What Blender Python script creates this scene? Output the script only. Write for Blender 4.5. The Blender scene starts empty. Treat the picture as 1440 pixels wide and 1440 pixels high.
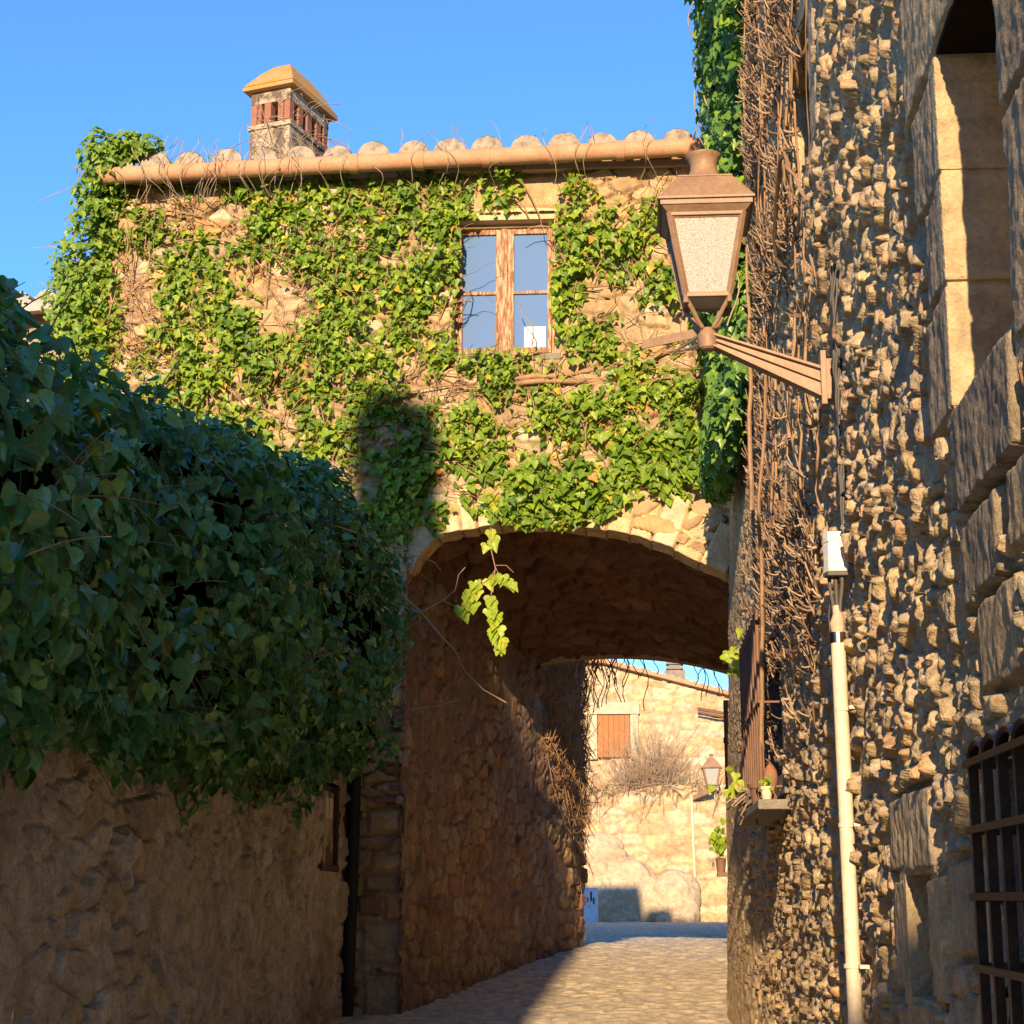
import bpy, bmesh, math, random
import numpy as np
from mathutils import Vector, Matrix
random.seed(7)
rng = np.random.default_rng(11)
R = math.radians
sc = bpy.context.scene
COL = sc.collection

# ------------------------------------------------------------------ camera, sky, sun, exposure
YAW, PIT, EYE = R(4.03), R(12.3), 1.75
cam_d = bpy.data.cameras.new("camera"); cam = bpy.data.objects.new("camera", cam_d); COL.objects.link(cam)
cam.location = (0, 0, EYE); cam.rotation_euler = (math.pi/2 + PIT, 0, YAW)
cam_d.sensor_width = 36; cam_d.lens = 62.5; cam_d.clip_start = .05; cam_d.clip_end = 3000
sc.camera = cam
SUN_EL, SUN_AZ = R(15.5), R(4.2)
SD = Vector((math.sin(SUN_AZ)*math.cos(SUN_EL), math.cos(SUN_AZ)*math.cos(SUN_EL), -math.sin(SUN_EL)))
sun_d = bpy.data.lights.new("sun", 'SUN'); sun = bpy.data.objects.new("sun", sun_d); COL.objects.link(sun)
sun_d.energy = 4.3; sun_d.angle = R(.5); sun_d.color = (1.0, .74, .45)
sun.rotation_euler = SD.to_track_quat('-Z', 'Y').to_euler(); sun.location = (-2, -30, 20)
w = bpy.data.worlds.new("World"); sc.world = w; w.use_nodes = True
nt = w.node_tree; bg = nt.nodes['Background']
sky = nt.nodes.new('ShaderNodeTexSky'); sky.sky_type = 'NISHITA'; sky.sun_disc = False
sky.sun_elevation = SUN_EL; sky.sun_rotation = math.pi + SUN_AZ
sky.air_density = 1.0; sky.dust_density = 0; sky.ozone_density = 7.5
nt.links.new(sky.outputs[0], bg.inputs[0]); bg.inputs[1].default_value = .15
sc.view_settings.view_transform = 'Standard'; sc.view_settings.look = 'None'
sc.view_settings.gamma = 1; sc.view_settings.exposure = 1.05
sc.render.engine = 'CYCLES'
sc.cycles.max_bounces = 8

# ------------------------------------------------------------------ helpers
_f = np.array([-math.sin(YAW)*math.cos(PIT), math.cos(YAW)*math.cos(PIT), math.sin(PIT)])
_r = np.array([math.cos(YAW), math.sin(YAW), 0.]); _u = np.cross(_r, _f)
FY, FK = 14.5, -.026                      # the archway facade: y = FY + FK*x
def facade_at(px, py):
    """measured photo point -> (x, z) on the facade"""
    d = _f*2500 + _r*(px-720) - _u*(py-720)
    s = FY/(d[1]-FK*d[0]); p = np.array([0, 0, EYE]) + d*s
    return p[0], p[2]

def lerp(a, b, t): return a+(b-a)*t
def sstep(a, b, x):
    t = np.clip((x-a)/(b-a), 0, 1); return t*t*(3-2*t)
TAB = np.random.default_rng(5).random((256, 256, 8)).astype(np.float32)
def vnoise(x, y, s=0):
    x = np.asarray(x, float)+s*17.3; y = np.asarray(y, float)+s*9.7
    i = np.floor(x).astype(int); j = np.floor(y).astype(int)
    fx = x-i; fy = y-j; fx = fx*fx*(3-2*fx); fy = fy*fy*(3-2*fy)
    T = TAB[:, :, s % 8]
    a = T[i & 255, j & 255]; b = T[(i+1) & 255, j & 255]; c = T[i & 255, (j+1) & 255]; d = T[(i+1) & 255, (j+1) & 255]
    return (a*(1-fx)+b*fx)*(1-fy)+(c*(1-fx)+d*fx)*fy
def fbm(x, y, s=0, o=4):
    r = 0; a = .5; t = 0
    for k in range(o):
        r = r+a*vnoise(x*2**k, y*2**k, s+k); t += a; a *= .5
    return r/t
def stones(U, V, cu, cv, seed=0, jit=.85, p=2.6, warp=.25, wo=3, wv=1.3):
    """irregular rubble cells: gap distance, local offset, per-stone random numbers"""
    w1 = (fbm(U/cu*1.3, V/cv*wv, seed+1, wo)-.5)*warp*2; w2 = (fbm(U/cu*1.3+40, V/cv*wv, seed+2, wo)-.5)*warp*2
    a = U/cu+w1; b = V/cv+w2
    J0 = np.floor(b).astype(int)
    F1 = np.full(a.shape, 9.); F2 = np.full(a.shape, 9.); BI = np.zeros(a.shape, int); BJ = BI.copy()
    DX = np.zeros(a.shape); DY = DX.copy()
    for dj in (-1, 0, 1):
        J = J0+dj; off = .5*(J & 1); I0 = np.floor(a+off).astype(int)
        for di in (-1, 0, 1):
            I = I0+di; t = TAB[(I+seed*31) & 255, (J+seed*57) & 255]
            dx = a-(I+.5+jit*(t[..., 0]-.5)-off); dy = b-(J+.5+jit*(t[..., 1]-.5))
            d = (np.abs(dx)**p+np.abs(dy)**p)**(1/p)
            m = d < F1
            F2 = np.where(m, F1, np.minimum(F2, d)); F1 = np.where(m, d, F1)
            BI = np.where(m, I, BI); BJ = np.where(m, J, BJ); DX = np.where(m, dx, DX); DY = np.where(m, dy, DY)
    rnd = TAB[(BI+seed*31) & 255, (BJ+seed*57) & 255]
    return F2-F1, DX, DY, rnd

def link(o, parent=None, mat=None):
    COL.objects.link(o)
    if parent is not None: o.parent = parent
    if mat is not None and o.data: o.data.materials.append(mat)
    return o
def tag(o, label=None, cat=None, group=None, kind=None):
    if label: o['label'] = label
    if cat: o['category'] = cat
    if group: o['group'] = group
    if kind: o['kind'] = kind
    return o
def empty(name, loc, label, cat, group=None, rz=0):
    o = bpy.data.objects.new(name, None); COL.objects.link(o); o.location = loc; o.rotation_euler = (0, 0, rz)
    o.empty_display_size = .1
    bpy.context.view_layer.update()
    return tag(o, label, cat, group)
def reparent_keep(o, parent):
    o.parent = parent; o.matrix_parent_inverse = Matrix.LocRotScale(parent.location, parent.rotation_euler, None).inverted()
def mesh_np(name, V, Fs, mat, parent=None, smooth=False, attrs=None, keep=True):
    """Fs: list of int arrays (n,k)"""
    me = bpy.data.meshes.new(name)
    V = np.ascontiguousarray(V, np.float32); me.vertices.add(len(V)); me.vertices.foreach_set('co', V.ravel())
    Fs = [f for f in Fs if len(f)]
    tot = np.concatenate([np.full(len(f), f.shape[1], np.int32) for f in Fs])
    lo = np.concatenate([f.ravel() for f in Fs]).astype(np.int32)
    me.loops.add(len(lo)); me.loops.foreach_set('vertex_index', lo)
    me.polygons.add(len(tot)); st = np.concatenate([[0], np.cumsum(tot)[:-1]]).astype(np.int32)
    me.polygons.foreach_set('loop_start', st)
    me.polygons.foreach_set('use_smooth', np.full(len(tot), smooth))
    for k, a in (attrs or {}).items():
        at = me.attributes.new(k, 'FLOAT', 'POINT'); at.data.foreach_set('value', np.ascontiguousarray(a, np.float32).ravel())
    me.update(calc_edges=True); me.validate()
    o = bpy.data.objects.new(name, me); COL.objects.link(o); me.materials.append(mat)
    if parent is not None:
        if keep: reparent_keep(o, parent)
        else: o.parent = parent
    return o
class MB:
    def __init__(s): s.v = []; s.f = []
    def add(s, v, f):
        n = len(s.v); s.v += [tuple(map(float, q)) for q in v]; s.f += [tuple(i+n for i in q) for q in f]; return s
    def box(s, c, d, M=None):
        x, y, z = [q/2 for q in d]
        vs = [Vector((a*x, b*y, e*z)) for a in (-1, 1) for b in (-1, 1) for e in (-1, 1)]
        if M is not None: vs = [M @ q for q in vs]
        c = Vector(c)
        return s.add([q+c for q in vs], [(0, 1, 3, 2), (4, 6, 7, 5), (0, 4, 5, 1), (2, 3, 7, 6), (0, 2, 6, 4), (1, 5, 7, 3)])
    def cbox(s, a, b):
        return s.box([(p+q)/2 for p, q in zip(a, b)], [abs(q-p) for p, q in zip(a, b)])
    def bar(s, p, q, wd, ht, up=(0, 0, 1)):
        p = Vector(p); q = Vector(q); t = (q-p).normalized(); sd = t.cross(Vector(up)).normalized(); u = sd.cross(t)
        vs = [e+sd*a*wd/2+u*b*ht/2 for e in (p, q) for a, b in ((-1, -1), (1, -1), (1, 1), (-1, 1))]
        return s.add(vs, [(0, 1, 2, 3), (7, 6, 5, 4), (0, 4, 5, 1), (1, 5, 6, 2), (2, 6, 7, 3), (3, 7, 4, 0)])
    def tube(s, pts, r, n=8, cap=True):
        pts = [Vector(p) for p in pts]; rs = r if hasattr(r, '__len__') else [r]*len(pts)
        prev = None; V = []; F = []
        for i, p in enumerate(pts):
            t = (pts[min(i+1, len(pts)-1)]-pts[max(i-1, 0)]).normalized()
            if prev is None: a = t.orthogonal().normalized()
            else: a = (prev-t*prev.dot(t)).normalized()
            prev = a; b = t.cross(a)
            V += [p+(a*math.cos(k*2*math.pi/n)+b*math.sin(k*2*math.pi/n))*rs[i] for k in range(n)]
        for i in range(len(pts)-1):
            F += [(i*n+k, i*n+(k+1) % n, (i+1)*n+(k+1) % n, (i+1)*n+k) for k in range(n)]
        if cap: F += [tuple(range(n))[::-1], tuple((len(pts)-1)*n+k for k in range(n))]
        return s.add(V, F)
    def lathe(s, prof, c=(0, 0, 0), n=20):
        V = []; F = []
        for (r, z) in prof: V += [(c[0]+r*math.cos(k*2*math.pi/n), c[1]+r*math.sin(k*2*math.pi/n), c[2]+z) for k in range(n)]
        for i in range(len(prof)-1): F += [(i*n+k, i*n+(k+1) % n, (i+1)*n+(k+1) % n, (i+1)*n+k) for k in range(n)]
        F += [tuple(range(n))[::-1], tuple((len(prof)-1)*n+k for k in range(n))]
        return s.add(V, F)
    def frustum(s, c, s0, s1, z0, z1, hollow=False):
        V = [(c[0]+a*q, c[1]+b*q, z) for q, z in ((s0, z0), (s1, z1)) for a, b in ((-1, -1), (1, -1), (1, 1), (-1, 1))]
        F = [(0, 1, 5, 4), (1, 2, 6, 5), (2, 3, 7, 6), (3, 0, 4, 7)]
        if not hollow: F += [(3, 2, 1, 0), (4, 5, 6, 7)]
        return s.add(V, F)
    def build(s, name, mat, parent=None, smooth=False, bevel=0, keep=True, auto=None):
        me = bpy.data.meshes.new(name); me.from_pydata(s.v, [], s.f); me.update()
        bm = bmesh.new(); bm.from_mesh(me); bmesh.ops.recalc_face_normals(bm, faces=bm.faces)
        if bevel:
            bmesh.ops.bevel(bm, geom=[e for e in bm.edges if len(e.link_faces) == 2 and e.calc_face_angle(0) > .5], offset=bevel, segments=2, affect='EDGES', profile=.6)
        bm.to_mesh(me); bm.free()
        for p in me.polygons: p.use_smooth = smooth
        if smooth: me.set_sharp_from_angle(angle=R(auto or 40))
        o = bpy.data.objects.new(name, me); COL.objects.link(o); me.materials.append(mat)
        if parent is not None:
            if keep: reparent_keep(o, parent)
            else: o.parent = parent
        return o

def tubes_np(P, rad, n=4):
    """many curves at once: P (K,M,3), rad (K,M)"""
    K, M, _ = P.shape
    T = np.gradient(P, axis=1); T /= np.linalg.norm(T, axis=2, keepdims=True)+1e-9
    ref = np.where(np.abs(T[..., 2:3]) > .8, np.array([1., .2, 0]), np.array([0., .1, 1.]))
    A = np.cross(T, ref); A /= np.linalg.norm(A, axis=2, keepdims=True)+1e-9
    B = np.cross(T, A)
    ang = np.arange(n)*2*math.pi/n
    V = P[:, :, None, :]+rad[:, :, None, None]*(A[:, :, None, :]*np.cos(ang)[:, None]+B[:, :, None, :]*np.sin(ang)[:, None])
    base = (np.arange(K)*M*n)[:, None, None]+(np.arange(M-1)*n)[None, :, None]+np.arange(n)[None, None, :]
    nx = (np.arange(K)*M*n)[:, None, None]+(np.arange(M-1)*n)[None, :, None]+((np.arange(n)+1) % n)[None, None, :]
    F = np.stack([base, nx, nx+n, base+n], -1).reshape(-1, 4)
    return V.reshape(-1, 3), F

IVY = [(0, 0), (.20, -.13), (.44, -.04), (.53, .20), (.33, .40), (.21, .67), (0, 1.0), (-.21, .67), (-.33, .40), (-.53, .20), (-.44, -.04), (-.20, -.13)]
HEART = [(0, 0), (.22, -.10), (.42, .04), (.46, .26), (.34, .54), (.16, .80), (0, 1.0), (-.16, .80), (-.34, .54), (-.46, .26), (-.42, .04), (-.22, -.10)]
def leaves_np(P, N, size, tone, shape=IVY, tip=None, spin=.5):
    """P,N (K,3); leaf tips hang along tip (default down), blade normal N"""
    K = len(P); N = N/(np.linalg.norm(N, axis=1, keepdims=True)+1e-9)
    tip = np.array([0, 0, -1.]) if tip is None else tip
    D = np.broadcast_to(tip, (K, 3))+rng.normal(0, spin, (K, 3))
    D = D-N*np.sum(D*N, 1, keepdims=True); D /= np.linalg.norm(D, axis=1, keepdims=True)+1e-9
    S = np.cross(N, D)
    o = np.array([(0, .32)]+shape); w_, l_ = o[:, 0], o[:, 1]
    cup = rng.uniform(.1, .7, (K, 1)); roll = rng.uniform(-.1, .5, (K, 1))
    z = cup*np.abs(w_)[None, :]*.55-roll*(l_[None, :]-.3)**2*.8-.10*(np.arange(len(o)) == 0)
    wx = rng.uniform(.8, 1.15, (K, 1))
    V = P[:, None, :]+size[:, None, None]*(S[:, None, :]*(w_*wx)[..., None]+D[:, None, :]*np.broadcast_to(l_, (K, len(o)))[..., None]+N[:, None, :]*z[..., None])
    n = len(o); k = np.arange(n-1)
    tri = np.stack([np.zeros(n-1, int), 1+k, 1+(k+1) % (n-1)], -1)
    F = (np.arange(K)*n)[:, None, None]+tri[None]
    return V.reshape(-1, 3), F.reshape(-1, 3), np.repeat(tone, n), np.tile(np.abs(w_)+.0, K)

# ------------------------------------------------------------------ materials
def new_mat(name):
    m = bpy.data.materials.new(name); m.use_nodes = True
    return m, m.node_tree.nodes, m.node_tree.links, m.node_tree.nodes['Principled BSDF']
def ramp(N, cols, interp='LINEAR'):
    r = N.new('ShaderNodeValToRGB'); r.color_ramp.interpolation = interp; e = r.color_ramp.elements
    while len(e) < len(cols): e.new(.5)
    for i, c in enumerate(cols):
        e[i].position = c[3] if len(c) > 3 else i/max(1, len(cols)-1); e[i].color = (*c[:3], 1)
    return r
def noise(N, L, scale, detail=5, rough=.6, vec=None):
    n = N.new('ShaderNodeTexNoise'); n.inputs['Scale'].default_value = scale; n.inputs['Detail'].default_value = detail; n.inputs['Roughness'].default_value = rough
    if vec is not None: L.new(vec, n.inputs['Vector'])
    return n
def mix(N, L, a, b, fac, mode='MIX'):
    m = N.new('ShaderNodeMix'); m.data_type = 'RGBA'; m.blend_type = mode
    for s, v in ((m.inputs[0], fac), (m.inputs[6], a), (m.inputs[7], b)):
        if hasattr(v, 'links') or hasattr(v, 'is_linked'): L.new(v, s)
        elif isinstance(v, (int, float)): s.default_value = v
        else: s.default_value = (*v[:3], 1)
    return m.outputs[2]
def rng_node(N, L, src, a, b, c=0, d=1):
    m = N.new('ShaderNodeMapRange'); L.new(src, m.inputs[0])
    for i, v in enumerate((a, b, c, d)): m.inputs[i+1].default_value = v
    return m.outputs[0]
def stone_mat(name, cols, mortar, bump=.5, fine=60, rough=.92, stain=None, stain_amt=.5, bdist=.01):
    m, N, L, B = new_mat(name)
    g = N.new('ShaderNodeNewGeometry').outputs['Position']
    at = N.new('ShaderNodeAttribute'); at.attribute_name = 'tone'
    ed = N.new('ShaderNodeAttribute'); ed.attribute_name = 'edge'
    rp = ramp(N, cols); L.new(at.outputs['Fac'], rp.inputs[0])
    n1 = noise(N, L, 9, 6, .65, g); n2 = noise(N, L, fine, 4, .7, g); n3 = noise(N, L, 1.1, 5, .6, g)
    c = mix(N, L, mortar, rp.outputs[0], ed.outputs['Fac'])
    v = rng_node(N, L, n1.outputs[0], .28, .72, .62, 1.32); c = mix(N, L, c, v, 1.0, 'MULTIPLY')
    v = rng_node(N, L, n2.outputs[0], .3, .7, .72, 1.25); c = mix(N, L, c, v, 1.0, 'MULTIPLY')
    if stain:
        f = rng_node(N, L, n3.outputs[0], .48, .68, 0, stain_amt); c = mix(N, L, c, stain, f)
    L.new(c, B.inputs['Base Color']); B.inputs['Roughness'].default_value = rough
    B.inputs['Specular IOR Level'].default_value = .2
    b = N.new('ShaderNodeBump'); b.inputs['Strength'].default_value = bump; b.inputs['Distance'].default_value = bdist
    ad = N.new('ShaderNodeMath'); ad.operation = 'ADD'; L.new(n1.outputs[0], ad.inputs[0]); L.new(n2.outputs[0], ad.inputs[1])
    L.new(ad.outputs[0], b.inputs['Height']); L.new(b.outputs[0], B.inputs['Normal'])
    return m
def pmat(name, col, rough=.7,  metal=0, col2=None, scale=12, bump=.15, spec=.4, stretch=None, lo=.4, hi=.65, bdist=.004, tonevar=False):
    m, N, L, B = new_mat(name)
    tc = N.new('ShaderNodeTexCoord').outputs['Object']
    if stretch:
        mp = N.new('ShaderNodeMapping'); mp.inputs['Scale'].default_value = stretch; L.new(tc, mp.inputs[0]); tc = mp.outputs[0]
    n = noise(N, L, scale, 6, .65, tc); f = rng_node(N, L, n.outputs[0], lo, hi)
    c = mix(N, L, col, col2 if col2 else tuple(q*.75 for q in col), f)
    n2 = noise(N, L, scale*9, 3, .6, tc); v = rng_node(N, L, n2.outputs[0], .3, .7, .85, 1.12)
    c = mix(N, L, c, v, 1.0, 'MULTIPLY')
    if tonevar:
        at = N.new('ShaderNodeAttribute'); at.attribute_name = 'tone'; v = ramp(N, [(1, 1, 1), (1.25, 1.2, 1.1), (.42, .36, .34), (.8, .7, .62)]); L.new(at.outputs['Fac'], v.inputs[0]); c = mix(N, L, c, v.outputs[0], 1.0, 'MULTIPLY')
    L.new(c, B.inputs['Base Color']); B.inputs['Roughness'].default_value = rough; B.inputs['Metallic'].default_value = metal
    B.inputs['Specular IOR Level'].default_value = spec
    if bump:
        b = N.new('ShaderNodeBump'); b.inputs['Strength'].default_value = bump; b.inputs['Distance'].default_value = bdist
        ad = N.new('ShaderNodeMath'); ad.operation = 'ADD'; L.new(n.outputs[0], ad.inputs[0]); L.new(n2.outputs[0], ad.inputs[1])
        L.new(ad.outputs[0], b.inputs['Height']); L.new(b.outputs[0], B.inputs['Normal'])
    return m
def leaf_mat(name, cols, rough=.4, trans=.3, spec=.5):
    m, N, L, B = new_mat(name)
    at = N.new('ShaderNodeAttribute'); at.attribute_name = 'tone'
    wd = N.new('ShaderNodeAttribute'); wd.attribute_name = 'wid'
    g = N.new('ShaderNodeNewGeometry').outputs['Position']
    rp = ramp(N, cols); L.new(at.outputs['Fac'], rp.inputs[0])
    n = noise(N, L, 45, 4, .6, g); v = rng_node(N, L, n.outputs[0], .3, .7, .75, 1.25)
    c = mix(N, L, rp.outputs[0], v, 1.0, 'MULTIPLY')
    vein = rng_node(N, L, wd.outputs['Fac'], 0, .06, .35, 0); c = mix(N, L, c, (.22, .30, .10), vein)
    L.new(c, B.inputs['Base Color']); B.inputs['Roughness'].default_value = rough; B.inputs['Specular IOR Level'].default_value = spec
    t = N.new('ShaderNodeBsdfTranslucent'); c2 = mix(N, L, c, (1.25, 1.3, .5), 1.0, 'MULTIPLY'); L.new(c2, t.inputs[0])
    ms = N.new('ShaderNodeMixShader'); ms.inputs[0].default_value = trans
    L.new(B.outputs[0], ms.inputs[1]); L.new(t.outputs[0], ms.inputs[2]); L.new(ms.outputs[0], N['Material Output'].inputs[0])
    return m

M_RW = stone_mat('slate_rubble', [(.30, .235, .15), (.56, .40, .21), (.42, .33, .21), (.62, .43, .20), (.48, .38, .25), (.56, .31, .15), (.68, .53, .32)], (.44, .33, .20), bump=.8, fine=70, stain=(.26, .21, .16), stain_amt=.4)
M_FA = stone_mat('ochre_rubble', [(.40, .27, .14), (.58, .36, .15), (.46, .36, .23), (.62, .43, .21), (.34, .21, .11), (.60, .49, .32), (.54, .27, .11)], (.40, .29, .17), bump=1.0, stain=(.36, .26, .16), stain_amt=.4)
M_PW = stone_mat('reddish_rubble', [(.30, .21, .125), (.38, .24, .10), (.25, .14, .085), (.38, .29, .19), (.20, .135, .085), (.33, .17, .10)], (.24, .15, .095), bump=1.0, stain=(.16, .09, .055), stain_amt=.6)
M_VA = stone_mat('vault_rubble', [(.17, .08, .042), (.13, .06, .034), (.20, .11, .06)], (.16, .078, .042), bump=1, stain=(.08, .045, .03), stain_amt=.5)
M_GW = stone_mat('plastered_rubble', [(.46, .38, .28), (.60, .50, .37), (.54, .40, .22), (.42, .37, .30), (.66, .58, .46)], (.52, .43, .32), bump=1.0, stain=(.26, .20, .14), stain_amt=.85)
M_FAR = stone_mat('far_ochre_rubble', [(.52, .38, .21), (.60, .43, .22), (.52, .42, .29), (.62, .50, .32), (.44, .29, .15), (.56, .34, .18)], (.40, .30, .19), bump=.6)
M_ROAD = stone_mat('worn_cobbles', [(.60, .50, .34), (.66, .55, .36), (.54, .46, .34), (.70, .59, .40)], (.56, .44, .28), bump=.4, rough=.75)
M_DRESS = pmat('dressed_sandstone', (.50, .38, .22), .9, col2=(.33, .25, .15), scale=7, lo=.46, hi=.62, bump=1.0, spec=.2, bdist=.01)
M_GREYST = pmat('grey_sandstone', (.33, .29, .23), .95, col2=(.24, .21, .17), scale=14, bump=.9, spec=.2, bdist=.02)
M_LINT = pmat('lintel_stone', (.60, .45, .26), .9, col2=(.52, .36, .2), scale=5, bump=.4, spec=.2)
M_TERRA = pmat('terracotta_gutter', (.50, .245, .13), .75, col2=(.47, .30, .17), scale=5, bump=.2, spec=.25)
M_TILE = pmat('roof_tile', (.46, .31, .2), .9, col2=(.36, .33, .27), scale=9, bump=.5, spec=.15)
M_TEND = pmat('tile_mortar_end', (.42, .34, .25), .95, col2=(.20, .17, .13), scale=14, bump=.7, spec=.1)
M_LICH = pmat('lichen_tile', (.56, .24, .045), .9, col2=(.36, .29, .16), scale=8, bump=.6, spec=.1)
M_BRICK = pmat('red_brick', (.36, .14, .08), .9, col2=(.22, .13, .09), scale=14, bump=.4, spec=.15)
M_PLAST = pmat('old_plaster', (.46, .37, .25), .95, col2=(.15, .11, .085), scale=5, bump=.9, spec=.1, lo=.46, hi=.56, bdist=.015)
M_WOOD = pmat('weathered_wood', (.27, .12, .065), .8, col2=(.56, .40, .25), scale=5, bump=.4, spec=.2, stretch=(12, 12, 1.6), lo=.46, hi=.60)
M_SHUT = pmat('shutter_wood', (.42, .17, .06), .8, col2=(.36, .15, .06), scale=4, bump=.2, spec=.2, stretch=(9, 9, .8))
M_DKWD = pmat('dark_wood', (.09, .04, .028), .7, scale=8, bump=.2, spec=.3)
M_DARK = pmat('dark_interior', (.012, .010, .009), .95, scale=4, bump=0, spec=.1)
M_IRON = pmat('wrought_iron', (.055, .03, .02), .35, metal=.5, col2=(.10, .05, .028), scale=30, bump=.2, spec=.5)
M_BLACKP = pmat('black_iron_pipe', (.012, .011, .011), .55, scale=10, bump=.2)
M_LAMP = pmat('brown_lamp_paint', (.33, .205, .12), .5, col2=(.26, .155, .095), scale=7, bump=.1, spec=.35)
M_RUST = pmat('rusty_pipe', (.20, .10, .06), .7, col2=(.14, .08, .05), scale=10, bump=.2)
M_CREAM = pmat('cream_plastic', (.66, .56, .40), .45, col2=(.62, .52, .38), scale=4, bump=.03)
M_WHITE = pmat('pale_grey_plastic', (.70, .67, .60), .5, col2=(.66, .63, .56), scale=5, bump=.03)
M_STEEL = pmat('steel_collar', (.62, .6, .56), .25, metal=1, scale=5, bump=.03)
M_CABLE = pmat('grey_cable', (.10, .085, .07), .6, scale=6, bump=.05)
M_PAPER = pmat('white_paper', (.85, .85, .84), .8, col2=(.82, .82, .82), scale=3, bump=0)
M_RED = pmat('red_sticker', (.42, .03, .03), .5, scale=5, bump=0)
M_TWIG = pmat('dry_twig', (.42, .31, .21), .9, col2=(.26, .18, .125), scale=4, bump=.2, spec=.1, tonevar=True)
M_TWIG2 = pmat('root_stem', (.40, .24, .13), .9, col2=(.27, .17, .10), scale=5, bump=.2, spec=.1)
M_CORE = pmat('painted_gap_shade', (.020, .018, .011), .95, col2=(.012, .012, .007), scale=10, bump=.4, spec=.05)
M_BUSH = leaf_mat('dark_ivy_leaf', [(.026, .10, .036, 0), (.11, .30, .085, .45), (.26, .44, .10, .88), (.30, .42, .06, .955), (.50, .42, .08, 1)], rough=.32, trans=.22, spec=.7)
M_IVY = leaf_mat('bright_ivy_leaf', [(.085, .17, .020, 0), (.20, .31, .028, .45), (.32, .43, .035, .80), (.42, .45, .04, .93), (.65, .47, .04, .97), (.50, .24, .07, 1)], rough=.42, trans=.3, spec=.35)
M_IVYD = leaf_mat('corner_ivy_leaf', [(.05, .13, .02, 0), (.13, .25, .028, .6), (.25, .38, .035, .95), (.34, .40, .05, 1)], rough=.38, trans=.22, spec=.4)
M_FLOW = pmat('ivy_berry', (.22, .24, .05), .8, col2=(.16, .17, .05), scale=20, bump=.2)
M_GROUND = pmat('packed_earth', (.30, .24, .17), .95, col2=(.24, .19, .13), scale=.8, bump=.3, spec=.1)
M_ROCK = stone_mat('boulder_stone', [(.52, .42, .27), (.46, .36, .24)], (.5, .4, .27), bump=.5, fine=40, stain=(.36, .29, .2))
M_SIGN = pmat('blue_white_enamel', (.62, .68, .74), .4, col2=(.42, .50, .60), scale=9, bump=.02, lo=.55, hi=.7)
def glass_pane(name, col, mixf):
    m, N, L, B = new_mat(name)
    B.inputs['Base Color'].default_value = (.125, .205, .36, 1); B.inputs['Specular IOR Level'].default_value = 0; B.inputs['Roughness'].default_value = .5  # blue diffuse base painted in for the sky's reflection
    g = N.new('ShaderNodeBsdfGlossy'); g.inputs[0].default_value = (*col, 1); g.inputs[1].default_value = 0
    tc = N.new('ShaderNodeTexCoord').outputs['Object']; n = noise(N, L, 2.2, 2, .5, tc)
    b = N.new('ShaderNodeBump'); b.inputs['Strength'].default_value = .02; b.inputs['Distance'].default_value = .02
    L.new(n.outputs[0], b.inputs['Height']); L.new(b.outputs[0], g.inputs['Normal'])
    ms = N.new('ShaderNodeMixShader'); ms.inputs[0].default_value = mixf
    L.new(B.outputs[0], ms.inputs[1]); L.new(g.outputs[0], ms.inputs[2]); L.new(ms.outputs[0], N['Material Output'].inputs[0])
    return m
M_GLASS = glass_pane('sky_painted_glass', (.60, .76, .92), .08)
def frosted():
    m, N, L, B = new_mat('frosted_lamp_glass')
    tc = N.new('ShaderNodeTexCoord').outputs['Object']
    n = noise(N, L, 260, 3, .8, tc)
    r = ramp(N, [(.20, .19, .17, .38), (.35, .34, .31, .50), (.55, .54, .51, .64)]); L.new(n.outputs[0], r.inputs[0])
    L.new(r.outputs[0], B.inputs['Base Color']); B.inputs['Roughness'].default_value = .35
    b = N.new('ShaderNodeBump'); b.inputs['Strength'].default_value = .5; b.inputs['Distance'].default_value = .004
    L.new(n.outputs[0], b.inputs['Height']); L.new(b.outputs[0], B.inputs['Normal'])
    return m
M_FROST = frosted()

# ------------------------------------------------------------------ ground and road
def gz(y):
    return np.interp(y, [-60, 0, 14.5, 20.5, 24, 28, 42, 60, 400], [-2.5, 0, .82, 1.19, 1.16, 1.15, 1.25, 1.25, 1.25])
ys = np.concatenate([[-60, -30, -15, -6], np.arange(0, 46, 1.), [60, 120, 400]]); xs = np.array([-400, -60, -20, -8, -4, -2, 0, 2, 4, 8, 20, 60, 400.])
X, Y = np.meshgrid(xs, ys); Z = gz(Y)-.02
idx = np.arange(X.size).reshape(X.shape); Fg = np.stack([idx[:-1, :-1], idx[:-1, 1:], idx[1:, 1:], idx[1:, :-1]], -1).reshape(-1, 4)
g = mesh_np('ground', np.stack([X, Y, Z], -1).reshape(-1, 3), [Fg], M_GROUND); tag(g, kind='structure')
def road_sheet(name, x0, x1, y0, y1, dx, dy):
    xs = np.arange(x0, x1+1e-6, dx); ys = np.arange(y0, y1+1e-6, dy); X, Y = np.meshgrid(xs, ys)
    e, a, b, r = stones(X+.25*np.sin(Y*.7), Y, .24, .16, 3, p=3)
    m = sstep(.05, .35, e)
    h = .010*m+.014*m*r[..., 3]+.012*(fbm(X*9, Y*9, 2)-.5)+.05*(fbm(X*.7, Y*.7, 4)-.5)+.02*m*(a*(r[..., 4]-.5)+b*(r[..., 5]-.5))
    idx = np.arange(X.size).reshape(X.shape); F = np.stack([idx[:-1, :-1], idx[:-1, 1:], idx[1:, 1:], idx[1:, :-1]], -1).reshape(-1, 4)
    o = mesh_np(name, np.stack([X, Y, gz(Y)+.03+h], -1).reshape(-1, 3), [F], M_ROAD, smooth=True, attrs={'tone': r[..., 2], 'edge': m})
    return tag(o, kind='structure')
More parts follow.
